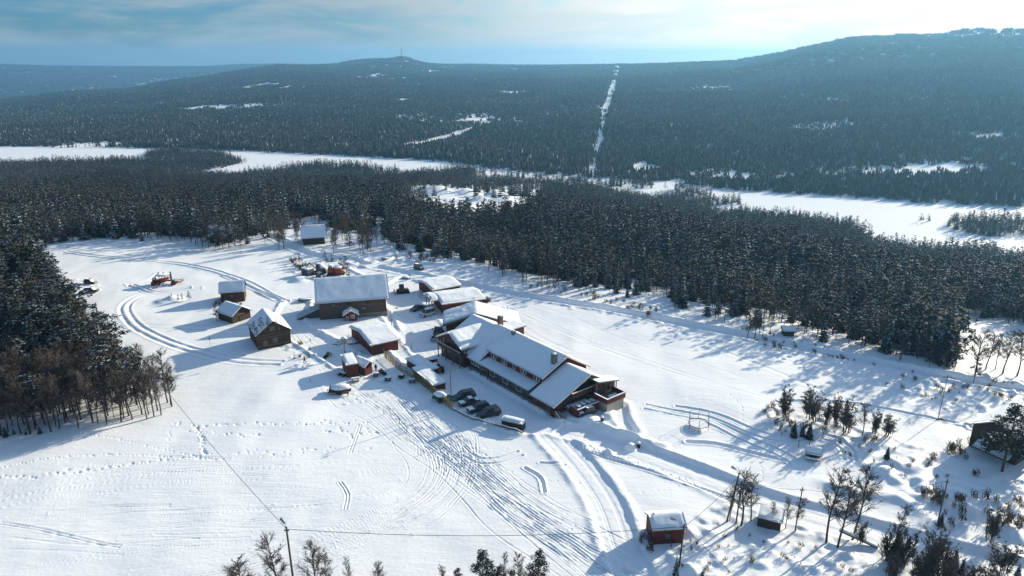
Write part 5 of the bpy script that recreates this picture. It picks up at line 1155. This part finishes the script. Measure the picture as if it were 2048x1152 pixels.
# ------------------------------------------------------------ ski lift mast with motor box
t = machine('lift_mast', 'steel ski-lift mast with snow-capped motor box and side arms by the red huts', 'lift mast', 691, 716, R(10))
MB().tube((0, 0, -.5), (0, 0, 4.2), .22, .2, STEEL, 10).build('column', t)
o = MB().box(-.7, .7, -.5, .5, 4.21, 5.0, STEEL, .06).build('motor_box', t); S = MB(); S.blob((0, 0, 5.0), .75, .55, .4, SNOW, 10, 4, .05, True, 4); S.build('snow_cap', o, smooth=True)
B = MB(); B.box(-2.6, -.3, -.1, .1, 3.6, 3.75, POLE); B.box(-2.0, -.2, .5, .7, 3.9, 4.02, POLE); B.box(-1.0, -.9, -.9, .9, 3.3, 3.42, POLE); B.tube((-1.2, -.8, 3.4), (-2.4, .9, 3.5), .05, .05, POLE, 4); B.build('side_arm', t)
MB().tube((.9, 0, 3.9), (.9, 0, 4.05), .8, .8, STEEL, 14).build('bull_wheel', t); MB().box(.1, 2.0, -.08, .08, 3.75, 3.88, POLE).build('gallery', t)
for i, (a, b, h_) in enumerate([(705, 712, 1.4), (711, 709, 1.2), (700, 706, .9), (724, 712, 1.3), (729, 709, 1.3)]):
    x, y, _ = P(a, b); t = thing('queue_post', 'short post in the lift queue fence behind the red huts', 'post', (x, y, gz(x, y)), 0, 'lift queue posts'); MB().tube((0, 0, -.3), (.03, 0, h_), .07, .06, POLE, 6).build('post', t); MB().blob((.03, 0, h_), .11, .11, .12, SNOW, 6, 3, .05, True, 2).build('snow_cap', t)
# ------------------------------------------------------------ posts, lamps, power poles, cables
def post(px, py, hpx, name, label, cat='post', r=.06, m=POLE, tilt=0, group=None, cap=True):
    x, y, _ = P(px, py); dep = y * CP + CAM_H * SP; h = hpx / FOC * dep / CP; t = thing(name, label, cat, (x, y, gz(x, y)), 0, group)
    MB().tube((0, 0, -.5), (tilt * h, 0, h), r, r * .75, m, 7).build('pole', t); return t, h, (x, y)
def lamp(t, h, dx, dy, L=1.1, tilt=0, big=1.0):
    a = Vector((tilt * h, 0, h)); b = a + Vector((dx * L, dy * L, .35)); o = MB().tube(a - Vector((0, 0, .3)), b, .035, .03, STEEL, 5).build('lamp_arm', t)
    d = Vector((dx, dy, .12)).normalized(); m = MB(); m.tube(b, b + d * .65 * big, .10 * big, .16 * big, STEEL, 8); m.build('lamp_head', t)
    g = MB(); g.tube(b + d * .12 * big - Vector((0, 0, .08)), b + d * .6 * big - Vector((0, 0, .11)), .08 * big, .12 * big, LAMPG, 8); g.build('lamp_glass', t)
def insul(t, h, tilt=0, arm=.5):
    B = MB(); B.box(tilt * h - arm, tilt * h + arm, -.05, .05, h - .55, h - .43, POLE); B.build('crossarm', t)
    for s in (-1, 1): MB().tube((tilt * h + s * (arm - .08), 0, h - .43), (tilt * h + s * (arm - .08), 0, h - .25), .04, .04, LAMPG, 6).build('insulator', t)
WT = {}
def pole(key, px, py, hpx, label, lampd=None, arm=None, r=.13, tilt=0, cat='lamp post', name=None, big=1.0, L=1.1):
    t, h, (x, y) = post(px, py, hpx, name or ('street_lamp' if lampd else 'power_pole'), label, cat if lampd else 'power pole', r, POLE, tilt)
    if lampd: lamp(t, h, *lampd, tilt=tilt, big=big, L=L)
    if arm: insul(t, h, tilt, arm)
    WT[key] = Vector((x + tilt * h, y, gz(x, y) + h - .3)); return t
pole('yard', 903, 820, 80, 'tall grey street lamp at the lower end of the stake fence beside the parked cars', (1, .2), None, .09)
pole('barn', 783, 650, 32, 'slim lamp post between the barn and the car yard', (1, .1), None, .08)
pole('bottom', 594, 1215, 178, 'tall wooden lamp pole rising from the bottom edge with leafless bushes round it', (-.35, .35), .3, .15, tilt=-.012, big=1.3, L=.7)
pole('red', 1357, 1142, 96, 'wooden lamp pole in front of the small red roadside shed', (-.9, .4), .4, .13, tilt=.035, big=1.2)
pole('apole', 1453, 1042, 106, 'leaning wooden lamp pole with stay among bare trees above the road', (-.5, .5), None, .14, tilt=.13, big=1.2, L=.7)
x, y, _ = P(1472, 1046); tt = thing('power_pole', 'upright twin pole standing right beside the leaning lamp pole', 'power pole', (x, y, gz(x, y)), 0); MB().tube((0, 0, -.5), (.15, 0, 7.2), .12, .1, POLE, 7).build('pole', tt); MB().box(-.3, .5, -.05, .05, 6.6, 6.72, POLE).build('crossarm', tt)
pole('road', 1590, 1062, 98, 'thin power pole right of the brown woodshed', None, .3, .10, tilt=.02)
pole('slope', 1876, 1042, 92, 'power pole on the scrubby slope above the shaded road bank', None, .25, .10, tilt=.01)
pole('meadow', 1876, 838, 96, 'lone pale mast on a dark mound in the right meadow', None, .9, .07, tilt=.012)
x, y, _ = P(1876, 838); tt = thing('pole_footing', 'dark mound of stones round the foot of the lone meadow mast', 'mound', (x, y, gz(x, y))); MB().blob((0, 0, -.1), 1.1, .9, .6, ROCK, 10, 5, .2, True, 3).build('stones', tt); MB().blob((-.1, .1, .35), .6, .5, .2, SNOW, 8, 3, .2, True, 3).build('snow_cap', tt)
pole('left', 184, 690, 92, 'lamp pole sticking up behind the pines of the left wood', (1, .1), None, .11)
pole('cross', 212, 765, 130, 'power pole with crossarms at the edge of the left wood', None, .9, .13)
pole('wood', 308, 832, 118, 'lamp pole in front of the bare birches of the left wood', (.8, .5), .3, .12)
pole('field', 1525, 672, 47, 'pale lamp post at the forest edge beyond the big meadow', (-.9, .3), None, .08); pole('field2', 1518, 668, 40, 'bare wooden pole next to the lamp post at the forest edge', None, None, .08)
for px, py, h_, lab in [(768, 828, 11, 'upper short marker post on the left edge of the groomed piste'), (799, 846, 11, 'middle short marker post on the left edge of the groomed piste'), (814, 863, 11, 'lower short marker post on the left edge of the groomed piste'), (823, 697, 13, 'thin dark post in the yard below the tractor'),
                        (696, 793, 9, 'small marker post just below the flat trailer'), (656, 788, 8, 'small marker post left of the flat trailer'), (621, 766, 7, 'small marker post on the slope below the walking person'), (1597, 892, 15, 'left of two wooden posts beside the little open hut'), (1618, 895, 15, 'right of two wooden posts beside the little open hut'), (848, 906, 7, 'short stick at the junction of the ski tracks')]:
    post(px, py, h_, 'marker_post', lab, 'post', .07)
t, h, q = post(421, 692, 22, 'course_post', 'thin post with a round disc in the snow left of the largest log cabin', 'post', .035, BLACK); MB().blob((0, 0, h * .62), .22, .08, .22, BLACK, 8, 5).build('disc', t)
def cable(label, a, b, sag=.8, r=.022):
    a = Vector(a); b = Vector(b); n = 14; m = MB(); pts = []
    for i in range(n + 1): s = i / n; p = a.lerp(b, s); p.z -= sag * 4 * s * (1 - s); pts.append(p - a)
    m.path(pts, [r] * (n + 1), BLACK, 4); o = m.build('overhead_cable', None); o.location = a; tag(o, label, 'cable'); return o
cable('overhead cable crossing the slope from the left wood down to the bottom lamp pole', WT['wood'], WT['bottom'], 1.0, .03)
cable('long sagging cable between the bottom lamp pole and the red shed pole', WT['bottom'], WT['red'], 1.2, .03)
cable('cable from the red shed pole up to the leaning lamp pole', WT['red'], WT['apole'], .6, .028)
cable('cable from the leaning lamp pole to the thin pole by the woodshed', WT['apole'], WT['road'], .8); cable('cable running from the thin pole towards the scrubby slope pole', WT['road'], WT['slope'], 1.4)
xx, yy, _ = P(1530, 1250); cable('stay cable from the red shed pole down towards the bottom right', WT['red'], Vector((xx, yy, 3)), .3, .028)
cxb = P(588, 690); cable('upper cable from the left crossarm pole to the largest log cabin', WT['cross'] + Vector((.6, 0, 0)), Vector((cxb[0] - 4, cxb[1] + 1, 5.2)), 1.0, .018); cable('lower cable from the left crossarm pole to the largest log cabin', WT['cross'] - Vector((.6, 0, .5)), Vector((cxb[0] - 5.5, cxb[1] + 1, 4.0)), 1.0, .018)
cable('thin cable over the yard from the barn lamp to the lodge', WT['barn'], Vector((lodge.location.x - 5, lodge.location.y + 9, 5.5)), .8, .018)
# ------------------------------------------------------------ fences
def picket(pl, hgt, name, label, step=.33, lean=.08, m=YELW, cap=False, rails=(.5, 1.1)):
    q = pix(pl, step); rd = random.Random(len(q)); o = q[0]; t = thing(name, label, 'fence', (o[0], o[1], 0)); a = MB(); b = MB(); c = MB()
    for i, (x, y) in enumerate(q):
        z = gz(x, y); h = hgt * rd.uniform(.75, 1.15); a.tube((x - o[0], y - o[1], z - .2), (x - o[0] + rd.gauss(0, lean), y - o[1] + rd.gauss(0, lean), z + h), .075 if m is YELW else .05, .045, m, 4)
        if i % 6 == 0 and i + 6 < len(q):
            x2, y2 = q[i + 6]
            for rl in rails: b.tube((x - o[0], y - o[1], z + hgt * rl * .7), (x2 - o[0], y2 - o[1], gz(x2, y2) + hgt * rl * .7), .06, .06, m, 4)
            if cap: c.tube((x - o[0], y - o[1], z + hgt * .78), (x2 - o[0], y2 - o[1], gz(x2, y2) + hgt * .78), .09, .1, SNOW, 6)
    a.build('pickets', t); b.build('rail', t)
    if cap: c.build('snow_cap', t)
picket([(769, 714), (794, 736), (837, 765), (863, 786), (905, 822)], 2.0, 'picket_fence', 'long fence of tall uneven wooden stakes between the piste and the sheds')
picket([(905, 823), (935, 838), (965, 848), (1000, 858), (1045, 870)], .75, 'low_fence', 'low dark plank fence with snow on top below the parked cars', .22, .02, DARKW, True, (.5, .95))
picket([(868, 735), (880, 742)], .9, 'rail_fence', 'short dark railing beside the loader', .5, .02, DARKW)
# trampoline frame
x, y, _ = P(1397, 852); t = thing('trampoline', 'round trampoline frame with safety poles standing in the open snow', 'trampoline', (x, y, gz(x, y)))
Bf = MB(); N = 20
for i in range(N):
    a, b = 2 * math.pi * i / N, 2 * math.pi * (i + 1) / N
    Bf.tube((1.9 * math.cos(a), 1.9 * math.sin(a), .75), (1.9 * math.cos(b), 1.9 * math.sin(b), .75), .06, .06, BLACK, 5, False)
Bf.build('ring', t); Bf = MB()
for i in range(N):
    a, b = 2 * math.pi * i / N, 2 * math.pi * (i + 1) / N; Bf.tube((1.95 * math.cos(a), 1.95 * math.sin(a), 2.6), (1.95 * math.cos(b), 1.95 * math.sin(b), 2.6), .02, .02, BLACK, 4, False)
Bf.build('top_ring', t)
for i in range(6): a = i * math.pi / 3 + .3; MB().tube((1.95 * math.cos(a), 1.95 * math.sin(a), -.2), (1.95 * math.cos(a), 1.95 * math.sin(a), 2.65), .045, .04, BLACK, 5).build('safety_pole', t)
Sm = MB(); Sm.tube((0, 0, .62), (0, 0, .7), 1.75, 1.75, SNOW, 20); Sm.build('snow_mat', t)
# benches, tables, planks and small clutter
def table(px, py, rz, lab, s=1.0, m=DARKW):
    t = machine('picnic_bench', lab, 'bench', px, py, rz); B = MB(); B.box(-.9 * s, .9 * s, -.35, .35, .62, .70, m); B.build('table_top', t); MB().box(-.85 * s, .85 * s, -.32, .32, .704, .9, SNOW, .07).build('snow_cap', t)
    for a in (-.6, .6): L_ = MB(); L_.box(a * s - .05, a * s + .05, -.5, .5, -.2, .62, m); L_.build('leg', t)
    for b in (-.75, .75): MB().box(-.9 * s, .9 * s, b - .12, b + .12, .36, .42, m).build('seat', t)
table(711, 763, .3, 'snowy wooden bench against the end of the taller red hut', 1.0, BEAM); table(686, 752, -.6, 'snow-covered bench along the side of the taller red hut', 1.1)
table(752, 752, .1, 'small dark stand in the snow in front of the smaller red hut', .6, BLACK); table(776, 761, -.2, 'low sled-like bench lying on the trodden snow', .7); table(803, 755, -.5, 'left of two half-buried benches by the picket fence', .6); table(824, 764, .1, 'right of two half-buried benches by the picket fence', .8)
t = machine('barrel', 'snow-capped barrel in front of the lodge terrace', 'barrel', 1204, 842, 0); MB().tube((0, 0, -.2), (0, 0, .8), .3, .3, BLACK, 12).build('drum', t); MB().blob((0, 0, .8), .34, .34, .3, SNOW, 8, 4, .05, True, 1).build('snow_cap', t)
t = machine('barrel', 'snow-capped round object on the heap beside the main road', 'barrel', 1277, 889, 0); MB().tube((0, 0, -.3), (0, 0, .9), .32, .32, BLACK, 12).build('drum', t); MB().blob((0, 0, .9), .4, .4, .3, SNOW, 8, 4, .05, True, 1).build('snow_cap', t)
def logs(px, py, rz, lab, n=4, L=2.4):
    t = machine('log_pile', lab, 'log pile', px, py, rz); B = MB()
    for i in range(n): B.tube((-L / 2, i * .4 - .6, .2 + .1 * (i % 2)), (L / 2, i * .42 - .6, .2), .18, .16, BARK, 7)
    B.build('logs', t); S = MB(); S.blob((0, 0, .3), L * .45, .8, .3, SNOW, 10, 4, .2, True, 3); S.build('snow_cap', t, smooth=True)
logs(825, 549, .5, 'snow-covered logs at the far side of the turning loop'); logs(812, 556, -.4, 'dark log pile beside the turning loop behind the barn'); logs(770, 519, .2, 'scattered dark logs on the bank above the track'); logs(610, 602, .3, 'snowy pile of planks left of the barn ramp', 5, 3.5); logs(640, 607, .1, 'dark clutter under snow against the barn corner', 3, 2.5)
logs(706, 688, .3, 'snowed-over heap beside the lift mast and the garage', 4, 2.6); logs(655, 583, 0, 'long dark beam stack at the left gable of the barn', 3, 3)
# ------------------------------------------------------------ people
def person(px, py, rz, label, walk=.0, hold=None):
    x, y, _ = P(px, py); t = thing('person', label, 'person', (x, y, gz(x, y)), rz)
    V_ = [(0, 0, .95), (0, 0, 1.15), (.02, 0, 1.40), (.02, 0, 1.52), (.03, 0, 1.66), (0, .10, .90), (.05 + walk, .12, .50), (-.02 + walk * .6, .12, .08), (.14 + walk * .6, .13, .04), (0, -.10, .90), (.05 - walk, -.12, .50), (-.08 - walk * 1.4, -.12, .08), (.08 - walk * 1.4, -.13, .04),
          (.0, .20, 1.42), (-.03 - walk * .4, .27, 1.14), (.12, .26, .92), (.0, -.20, 1.42), (.0 + walk * .4, -.27, 1.14), (.20, -.24, .95), (.15, .26, .84), (.24, -.24, .88)]
    E_2 = [(0, 1), (1, 2), (2, 3), (3, 4), (0, 5), (5, 6), (6, 7), (7, 8), (0, 9), (9, 10), (10, 11), (11, 12), (2, 13), (13, 14), (14, 15), (15, 19), (2, 16), (16, 17), (17, 18), (18, 20)]
    Rr = [.17, .16, .19, .075, .115, .11, .085, .07, .06, .11, .085, .07, .06, .095, .07, .055, .095, .07, .055, .045, .045]
    me = bpy.data.meshes.new('body'); me.from_pydata(V_, E_2, []); me.materials.append(CLOTH); o = bpy.data.objects.new('body', me); scene.collection.objects.link(o); o.parent = t
    sm = o.modifiers.new('skin', 'SKIN'); 
    sv = (me.skin_vertices[0] if me.skin_vertices else None)
    sv = sv.data if sv else None
    if sv is None:
        bpy.context.view_layer.objects.active = o; bpy.ops.object.modifier_remove(modifier='skin') if False else None
    for i, r in enumerate(Rr): sv[i].radius = (r, r); sv[i].use_root = (i == 0)
    o.modifiers.new('sub', 'SUBSURF').levels = 1; o.modifiers['sub'].render_levels = 1
    f = MB(); f.blob((.115, 0, 1.655), .035, .07, .085, SKIN, 8, 6, .02); f.box(.145, .165, -.015, .015, 1.63, 1.67, SKIN); f.build('face', t)
    MB().blob((.015, 0, 1.70), .135, .125, .13, CLOTH, 10, 5, .02, True).build('hat', t)
    for s in (-1, 1): MB().box(-.12, 1.5, s * .13 - .05, s * .13 + .05, -.01, .02, RUBBER).build('ski', t) if hold == 'ski' else None
    return t
person(752, 742, R(-100), 'person in dark clothes standing beside the smaller red hut')
person(610, 730, R(170), 'person in dark clothes walking down the piste below the log cabins', .14)
# ------------------------------------------------------------ single trees, thickets and shrubs, each where the photograph has it
def many(kind, rows, labels, group=None, **k):
    for i, r in enumerate(rows): tree_px(kind, r[0], r[1], r[2], labels[i] if isinstance(labels, list) else labels, group, sxy=r[3] if len(r) > 3 else 1.0, var=i, **k)
many('birch', [(1652, 1082, 158), (1676, 1094, 152), (1708, 1072, 150), (1790, 1092, 95, .9)], ['left of three tall bare birches between road and rocks at lower right', 'middle of three tall bare birches at lower right, its foot nearest the camera', 'right of three tall bare birches, slightly bent, at lower right', 'bare birch with drooping crown right of the three tall ones'])
many('birch', [(1482, 1050, 110, 1.3), (1500, 1042, 100), (1460, 1040, 70), (1592, 1058, 70), (1572, 1055, 60), (1545, 1045, 45)], ['gnarled dark tree forking right beside the leaning lamp pole', 'bare tree with an arched top right of the leaning lamp pole', 'thin leafless sapling left of the gnarled tree', 'bare sapling hugging the thin power pole', 'bare sapling left of the thin power pole', 'small sapling just above the brown woodshed'])
many('bush', [(1573, 832, 58, 1.1), (1628, 838, 66, 1.3), (1654, 846, 48, .9), (1690, 868, 68, 1.0), (1672, 850, 60, .8), (1748, 868, 50, .7), (1773, 878, 44, 1.2), (1750, 862, 30, .8)],
     ['leftmost bare thicket on the meadow knoll', 'broad fan-shaped thicket beside the leftmost one on the knoll', 'thin thicket right behind the fan-shaped one', 'tall rounded thicket in the middle of the meadow row', 'slender thicket left behind the tall rounded one', 'narrow thicket near the right end of the meadow row', 'rounded thicket at the right end of the meadow row', 'smallest thicket next to the right end of the meadow row'])
many('birch', [(1724, 872, 66, 1.2), (1645, 875, 38), (1668, 875, 34)], ['crooked bare tree leaning right in the meadow row', 'pale sapling below the fan-shaped thicket', 'pale sapling below the tall rounded thicket'])
many('spruce', [(1587, 873, 36), (1618, 877, 38), (1604, 873, 28)], ['left of two small dark spruces above the little open hut', 'right of two small dark spruces above the little open hut', 'tiny frosted spruce between the two small dark ones'])
many('dense', [(2004, 942, 128, 1.25), (2060, 930, 90, 1.2)], ['big broad dark pine in front of the house at the right edge', 'pine cut off by the right edge beside the timber house'])
many('birch', [(1948, 752, 92, 1.3), (1972, 740, 78, 1.2), (2006, 748, 86, 1.3), (2034, 752, 92, 1.2), (1990, 738, 70)], ['leftmost bare birch of the clump by the small right clearing', 'second bare birch of the clump by the small right clearing', 'fourth bare birch of the clump by the small right clearing', 'rightmost bare birch of the clump by the small right clearing', 'shortest birch in the middle of the clump by the small right clearing'])
many('pine', [(1948, 760, 60, .8)], ['narrow dark pine at the foot of the leftmost clump birch'])
# bottom edge
many('birch', [(560, 1215, 150, 1.0), (492, 1205, 100, 1.5), (632, 1215, 130, 1.0), (655, 1205, 90, .9), (700, 1200, 80, .7), (757, 1205, 92, .9), (885, 1205, 80, .8), (912, 1200, 60, .7), (1040, 1200, 92, .9), (1005, 1205, 100, .6), (475, 1210, 70)],
     ['tall bare birch left of the bottom lamp pole', 'broad bushy bare birch at the bottom, farthest left', 'bare birch right behind the bottom lamp pole', 'low bare birch right of the bottom lamp pole', 'thin bare birch tips at the bottom edge', 'bare birch at the bottom edge midway to the dark pines', 'bare birch just left of the small dark pine at the bottom', 'small bare birch behind the small dark pine at the bottom', 'bare birch between the two tall dark pines at the bottom', 'thin birch rising behind the bottom pines', 'low birch at the very left of the bottom row'])
many('dense', [(967, 1225, 118, .9), (1075, 1225, 122, .75), (995, 1220, 84, .9), (1022, 1225, 78, 1.0), (918, 1220, 82, .7), (1045, 1222, 66), (940, 1225, 60)],
     ['left of the two tall dark pines at the bottom edge', 'right and tallest dark pine at the bottom edge', 'rounded dark pine right beside the left tall one', 'low bushy pine between the two tall ones', 'small pointed dark pine farthest left at the bottom', 'small pine top left of the tallest one', 'small pine top right of the pointed one'])
# lower right tangle
many('bush', [(1800, 1135, 85, .8), (1850, 1150, 100, .8), (1890, 1150, 70, .7), (1770, 1120, 60, .8), (1830, 1170, 80, .9), (1880, 1180, 80, .8), (1780, 1165, 66, .8), (1940, 1175, 50), (2010, 1140, 60, 1.3), (1970, 1190, 60), (1980, 1080, 70, .8), (1720, 1085, 46, .8)],
     ['dense thicket ' + s for s in ['at lower right, under the drooping birch', 'at lower right, tallest and darkest', 'at lower right, right of the darkest one', 'at lower right, left end of the tangle', 'at lower right, in front of the darkest one', 'at lower right, cut by the bottom edge', 'at lower right, lowest left part', 'of thin stems beside the road at the bottom', 'of frosted stems near the lower right corner', 'of low stems in the lower right corner', 'of pale stems above the shaded road bank, right', 'beside the fallen trunk']])
many('spruce', [(1790, 1118, 62, 1.2), (1862, 1140, 56, 1.2), (1906, 1140, 46), (1922, 1150, 34), (1880, 1052, 30), (2030, 1170, 50), (1772, 925, 26, 1.2), (1350, 1165, 55, .6), (1404, 1160, 22)],
     ['dark spruce ' + s for s in ['inside the lower right tangle, left', 'inside the lower right tangle, middle', 'at the right of the lower right tangle', 'sapling right of the lower right tangle', 'sapling at the foot of the slope power pole', 'in the lower right corner', 'small and lone on the hummocky slope', 'sapling beside the foot of the red shed pole', 'sapling in the snow right of the red shed pole']])
x, y, _ = P(1700, 1078); t = thing('fallen_trunk', 'snow-covered fallen trunk lying over the rocks behind the three birches', 'log', (x, y, gz(x, y)), -.6); MB().tube((-1.5, 0, 1.1), (3.6, 0, .3), .25, .18, BARK, 8).build('trunk', t); S = MB(); S.tube((-1.5, 0, 1.28), (3.6, 0, .44), .22, .16, SNOW, 8); S.build('snow_cap', t)
# shrubs on the hummocky slopes
rgs = np.random.default_rng(77)
def shrubs(poly, n, lab, grp, h=(1.0, 2.4), seed=0):
    for x, y in rnd_in(poly, n, seed=seed + 300):
        t = add_tree('bare_shrub', SHRUBS[rgs.integers(3)], x, y, rgs.uniform(*h) / 2.3, lab, 'shrub', grp, sxy=rgs.uniform(.9, 1.6))
shrubs([(1820, 985), (2048, 1000), (2048, 1090), (1900, 1050)], 34, 'yellowish bare shrub on the scrubby slope above the shaded road bank', 'shrubs above the road bank', seed=1)
shrubs([(1780, 740), (2048, 770), (2048, 820), (1900, 815), (1770, 775)], 40, 'low shrub poking through snow by the far track at the right', 'shrubs by the far track', (.5, 1.4), 2)
shrubs([(1515, 820), (1560, 808), (1620, 860), (1560, 870)], 22, 'low shrub on the left flank of the meadow knoll', 'shrubs on the meadow knoll', (.5, 1.6), 3)
shrubs([(1290, 1100), (1440, 1040), (1700, 1090), (1760, 1150), (1340, 1150)], 36, 'small shrub poking out between the snowy rocks at the bottom right', 'shrubs among the rocks', (.4, 1.1), 4)
shrubs([(1640, 885), (1760, 880), (1930, 930), (1980, 960), (1800, 960)], 24, 'brown shrub on the hummocky slope below the timber house', 'shrubs on the hummocky slope', (.6, 1.6), 5)
shrubs([(1895, 880), (1945, 890), (1945, 925), (1900, 915)], 9, 'dry yellow shrub beside the corner of the timber house', 'shrubs at the timber house', (1.0, 2.2), 6)
shrubs([(1480, 655), (1640, 690), (1760, 725), (1740, 735), (1600, 705), (1480, 680)], 30, 'low shrub along the foot of the tall forest', 'shrubs along the forest foot', (.6, 1.6), 7)
shrubs([(800, 512), (870, 508), (890, 528), (830, 532)], 20, 'shrub on the bank above the turning loop', 'shrubs on the bank', (1.2, 2.6), 8)
shrubs([(425, 600), (440, 600), (500, 612), (495, 622), (430, 620)], 16, 'brown shrub round the foot of the highest log barn', 'shrubs at the log barn', (.8, 1.8), 9)
shrubs([(570, 515), (600, 520), (640, 556), (610, 552)], 22, 'shrub on the slope left of the container', 'shrubs by the container', (.8, 2.0), 10)
shrubs([(1040, 570), (1200, 592), (1340, 630), (1330, 640), (1190, 602), (1040, 578)], 26, 'thin shrub along the ploughed track behind the lodge', 'shrubs along the ploughed track', (.8, 2.4), 11)
shrubs([(1278, 1075), (1306, 1070), (1306, 1110), (1285, 1105)], 8, 'dry shrub at the left wall of the red roadside shed', 'shrubs at the red shed', (.6, 1.5), 12)
shrubs([(560, 690), (620, 680), (640, 715), (600, 735)], 10, 'frosted shrub on the heap beside the largest log cabin', 'shrubs by the log cabin', (.5, 1.3), 13)
for i, (a_, b_, h_) in enumerate([(405, 492, 60), (418, 496, 52), (432, 494, 62), (446, 497, 50), (458, 494, 58), (470, 490, 62), (392, 490, 56)]): tree_px('pine', a_, b_, h_, 'tall pine screening the hidden left forest cabin', 'pines before the hidden cabin', var=i)
# open birches and pines behind the farm
for i, (x, y) in enumerate(rnd_in([(500, 490), (560, 478), (700, 475), (780, 495), (770, 512), (700, 508), (560, 502)], 40, seed=500)):
    qx, qy = proj(x, y, 0.0)
    if 572 < qx < 662 and qy > 484: continue
    add_tree('birch_tree', BIRCHES[i % 6], x, y, RNG.uniform(.55, 1.1), 'thin bare birch in the open belt around the forest cabin', 'birch tree', 'birches round the forest cabin')
for i, (px_, py_, h_) in enumerate([(672, 480, 40), (560, 490, 36), (668, 490, 30), (700, 500, 34), (735, 505, 26), (690, 478, 40), (770, 492, 36), (725, 480, 42), (745, 476, 30)]): tree_px('pine', px_, py_, h_, 'small pine standing loose in the open belt around the forest cabin', 'pines round the forest cabin', var=i)
many('pine', [(652, 530, 28), (681, 540, 26), (693, 545, 34, 1.3), (600, 528, 22), (664, 528, 20), (686, 552, 20, 1.4), (697, 556, 18, 1.4), (590, 535, 18, 1.3), (612, 535, 14), (793, 525, 17), (623, 545, 14, 1.4), (640, 552, 12, 1.4)],
     ['young pine ' + s for s in ['behind the grey excavator', 'between the excavator and the orange machine', 'broad and dark right of the orange machine', 'left above the container', 'right behind the excavator arm', 'in front of the dark broad one', 'at the right end of the row by the orange machine', 'at the top of the shrub line left of the container', 'directly behind the container', 'alone at the bend of the track to the bank', 'low and bushy in front of the container', 'low and bushy nearest the barn roof']])
many('pine', [(345, 603, 8), (357, 605, 15), (365, 603, 16), (379, 601, 18)], ['tiniest of four young pines on the field left of the log barn', 'second from the left of four young pines on the field', 'third from the left of four young pines on the field', 'rightmost of four young pines on the field'])
many('pine', [(433, 642, 28), (447, 635, 24, .8)], ['small snowy pine left of the middle log cabin', 'thin shrubby pine touching the left wall of the middle log cabin'])
# saplings growing on the turf roof of the largest log cabin
for i, (px_, py_, pz_, h_) in enumerate([(510, 668, 5.2, 26), (524, 660, 5.8, 26), (537, 655, 6.4, 22), (552, 652, 6.2, 16), (558, 662, 5.4, 10), (500, 662, 5.2, 14), (516, 676, 4.8, 16)]):
    tree_px('pine', px_, py_, h_, ['sapling ' + s for s in ['on the left slope of the cabin roof, snow-dusted and tallest', 'on the cabin roof just left of the ridge', 'on the ridge of the cabin roof, dark green', 'on the right slope of the cabin roof, upper', 'on the right slope of the cabin roof, tiny and lowest', 'at the back left edge of the cabin roof', 'lowest on the left slope of the cabin roof, nearest the gable']][i], var=i, pz=pz_, name='roof_sapling', cat='sapling')
many('birch', [(1045, 572, 26), (1083, 584, 30), (1096, 585, 30, 1.2), (1108, 588, 26), (1075, 580, 20), (1180, 586, 14)], ['bare sapling ' + s for s in ['alone by the track behind the lodge', 'left in the roadside clump', 'tallest of the roadside clump', 'right in the roadside clump', 'between the lone sapling and the clump', 'far right along the track']])
many('birch', [(1510, 672, 60, 1.2), (1495, 676, 58), (1540, 668, 44), (1580, 660, 52)], ['bare birch left of the lamp post at the forest edge', 'leftmost bare birch on the knoll at the forest edge', 'birch right of the lamp post at the forest edge', 'birch behind the tiny hut'])
many('spruce', [(12, 873, 22, 1.3), (80, 866, 18, 1.2), (28, 868, 14), (52, 868, 12)], ['snowy young spruce in front of the left wood, farthest left', 'snowy young spruce in front of the left wood, farthest right', 'tiny spruce second from the left before the wood', 'tiny spruce third from the left before the wood'])
# ------------------------------------------------------------ air
zmin = float(VV[:, 2].min()) - 1.0; zmax = max(float(VV[:, 2].max()) + 16, 120.0)
hm = bpy.data.materials.new('haze_air'); hm.use_nodes = True; t = hm.node_tree; t.nodes.clear()
ho = t.nodes.new('ShaderNodeOutputMaterial'); hv = t.nodes.new('ShaderNodeVolumePrincipled'); t.links.new(hv.outputs[0], ho.inputs['Volume'])
hv.inputs['Color'].default_value = (0.24, 0.57, 0.90, 1); hv.inputs['Density'].default_value = HAZE_D; hv.inputs['Anisotropy'].default_value = 0.4
hz_ = MB().box(-12900, 12900, -12900, 12900, zmin, zmax, SNOW).build('haze'); hz_.data.materials.clear(); hz_.data.materials.append(hm); tag(hz_, 'thin blue winter haze over the valley', 'haze', kind='stuff')
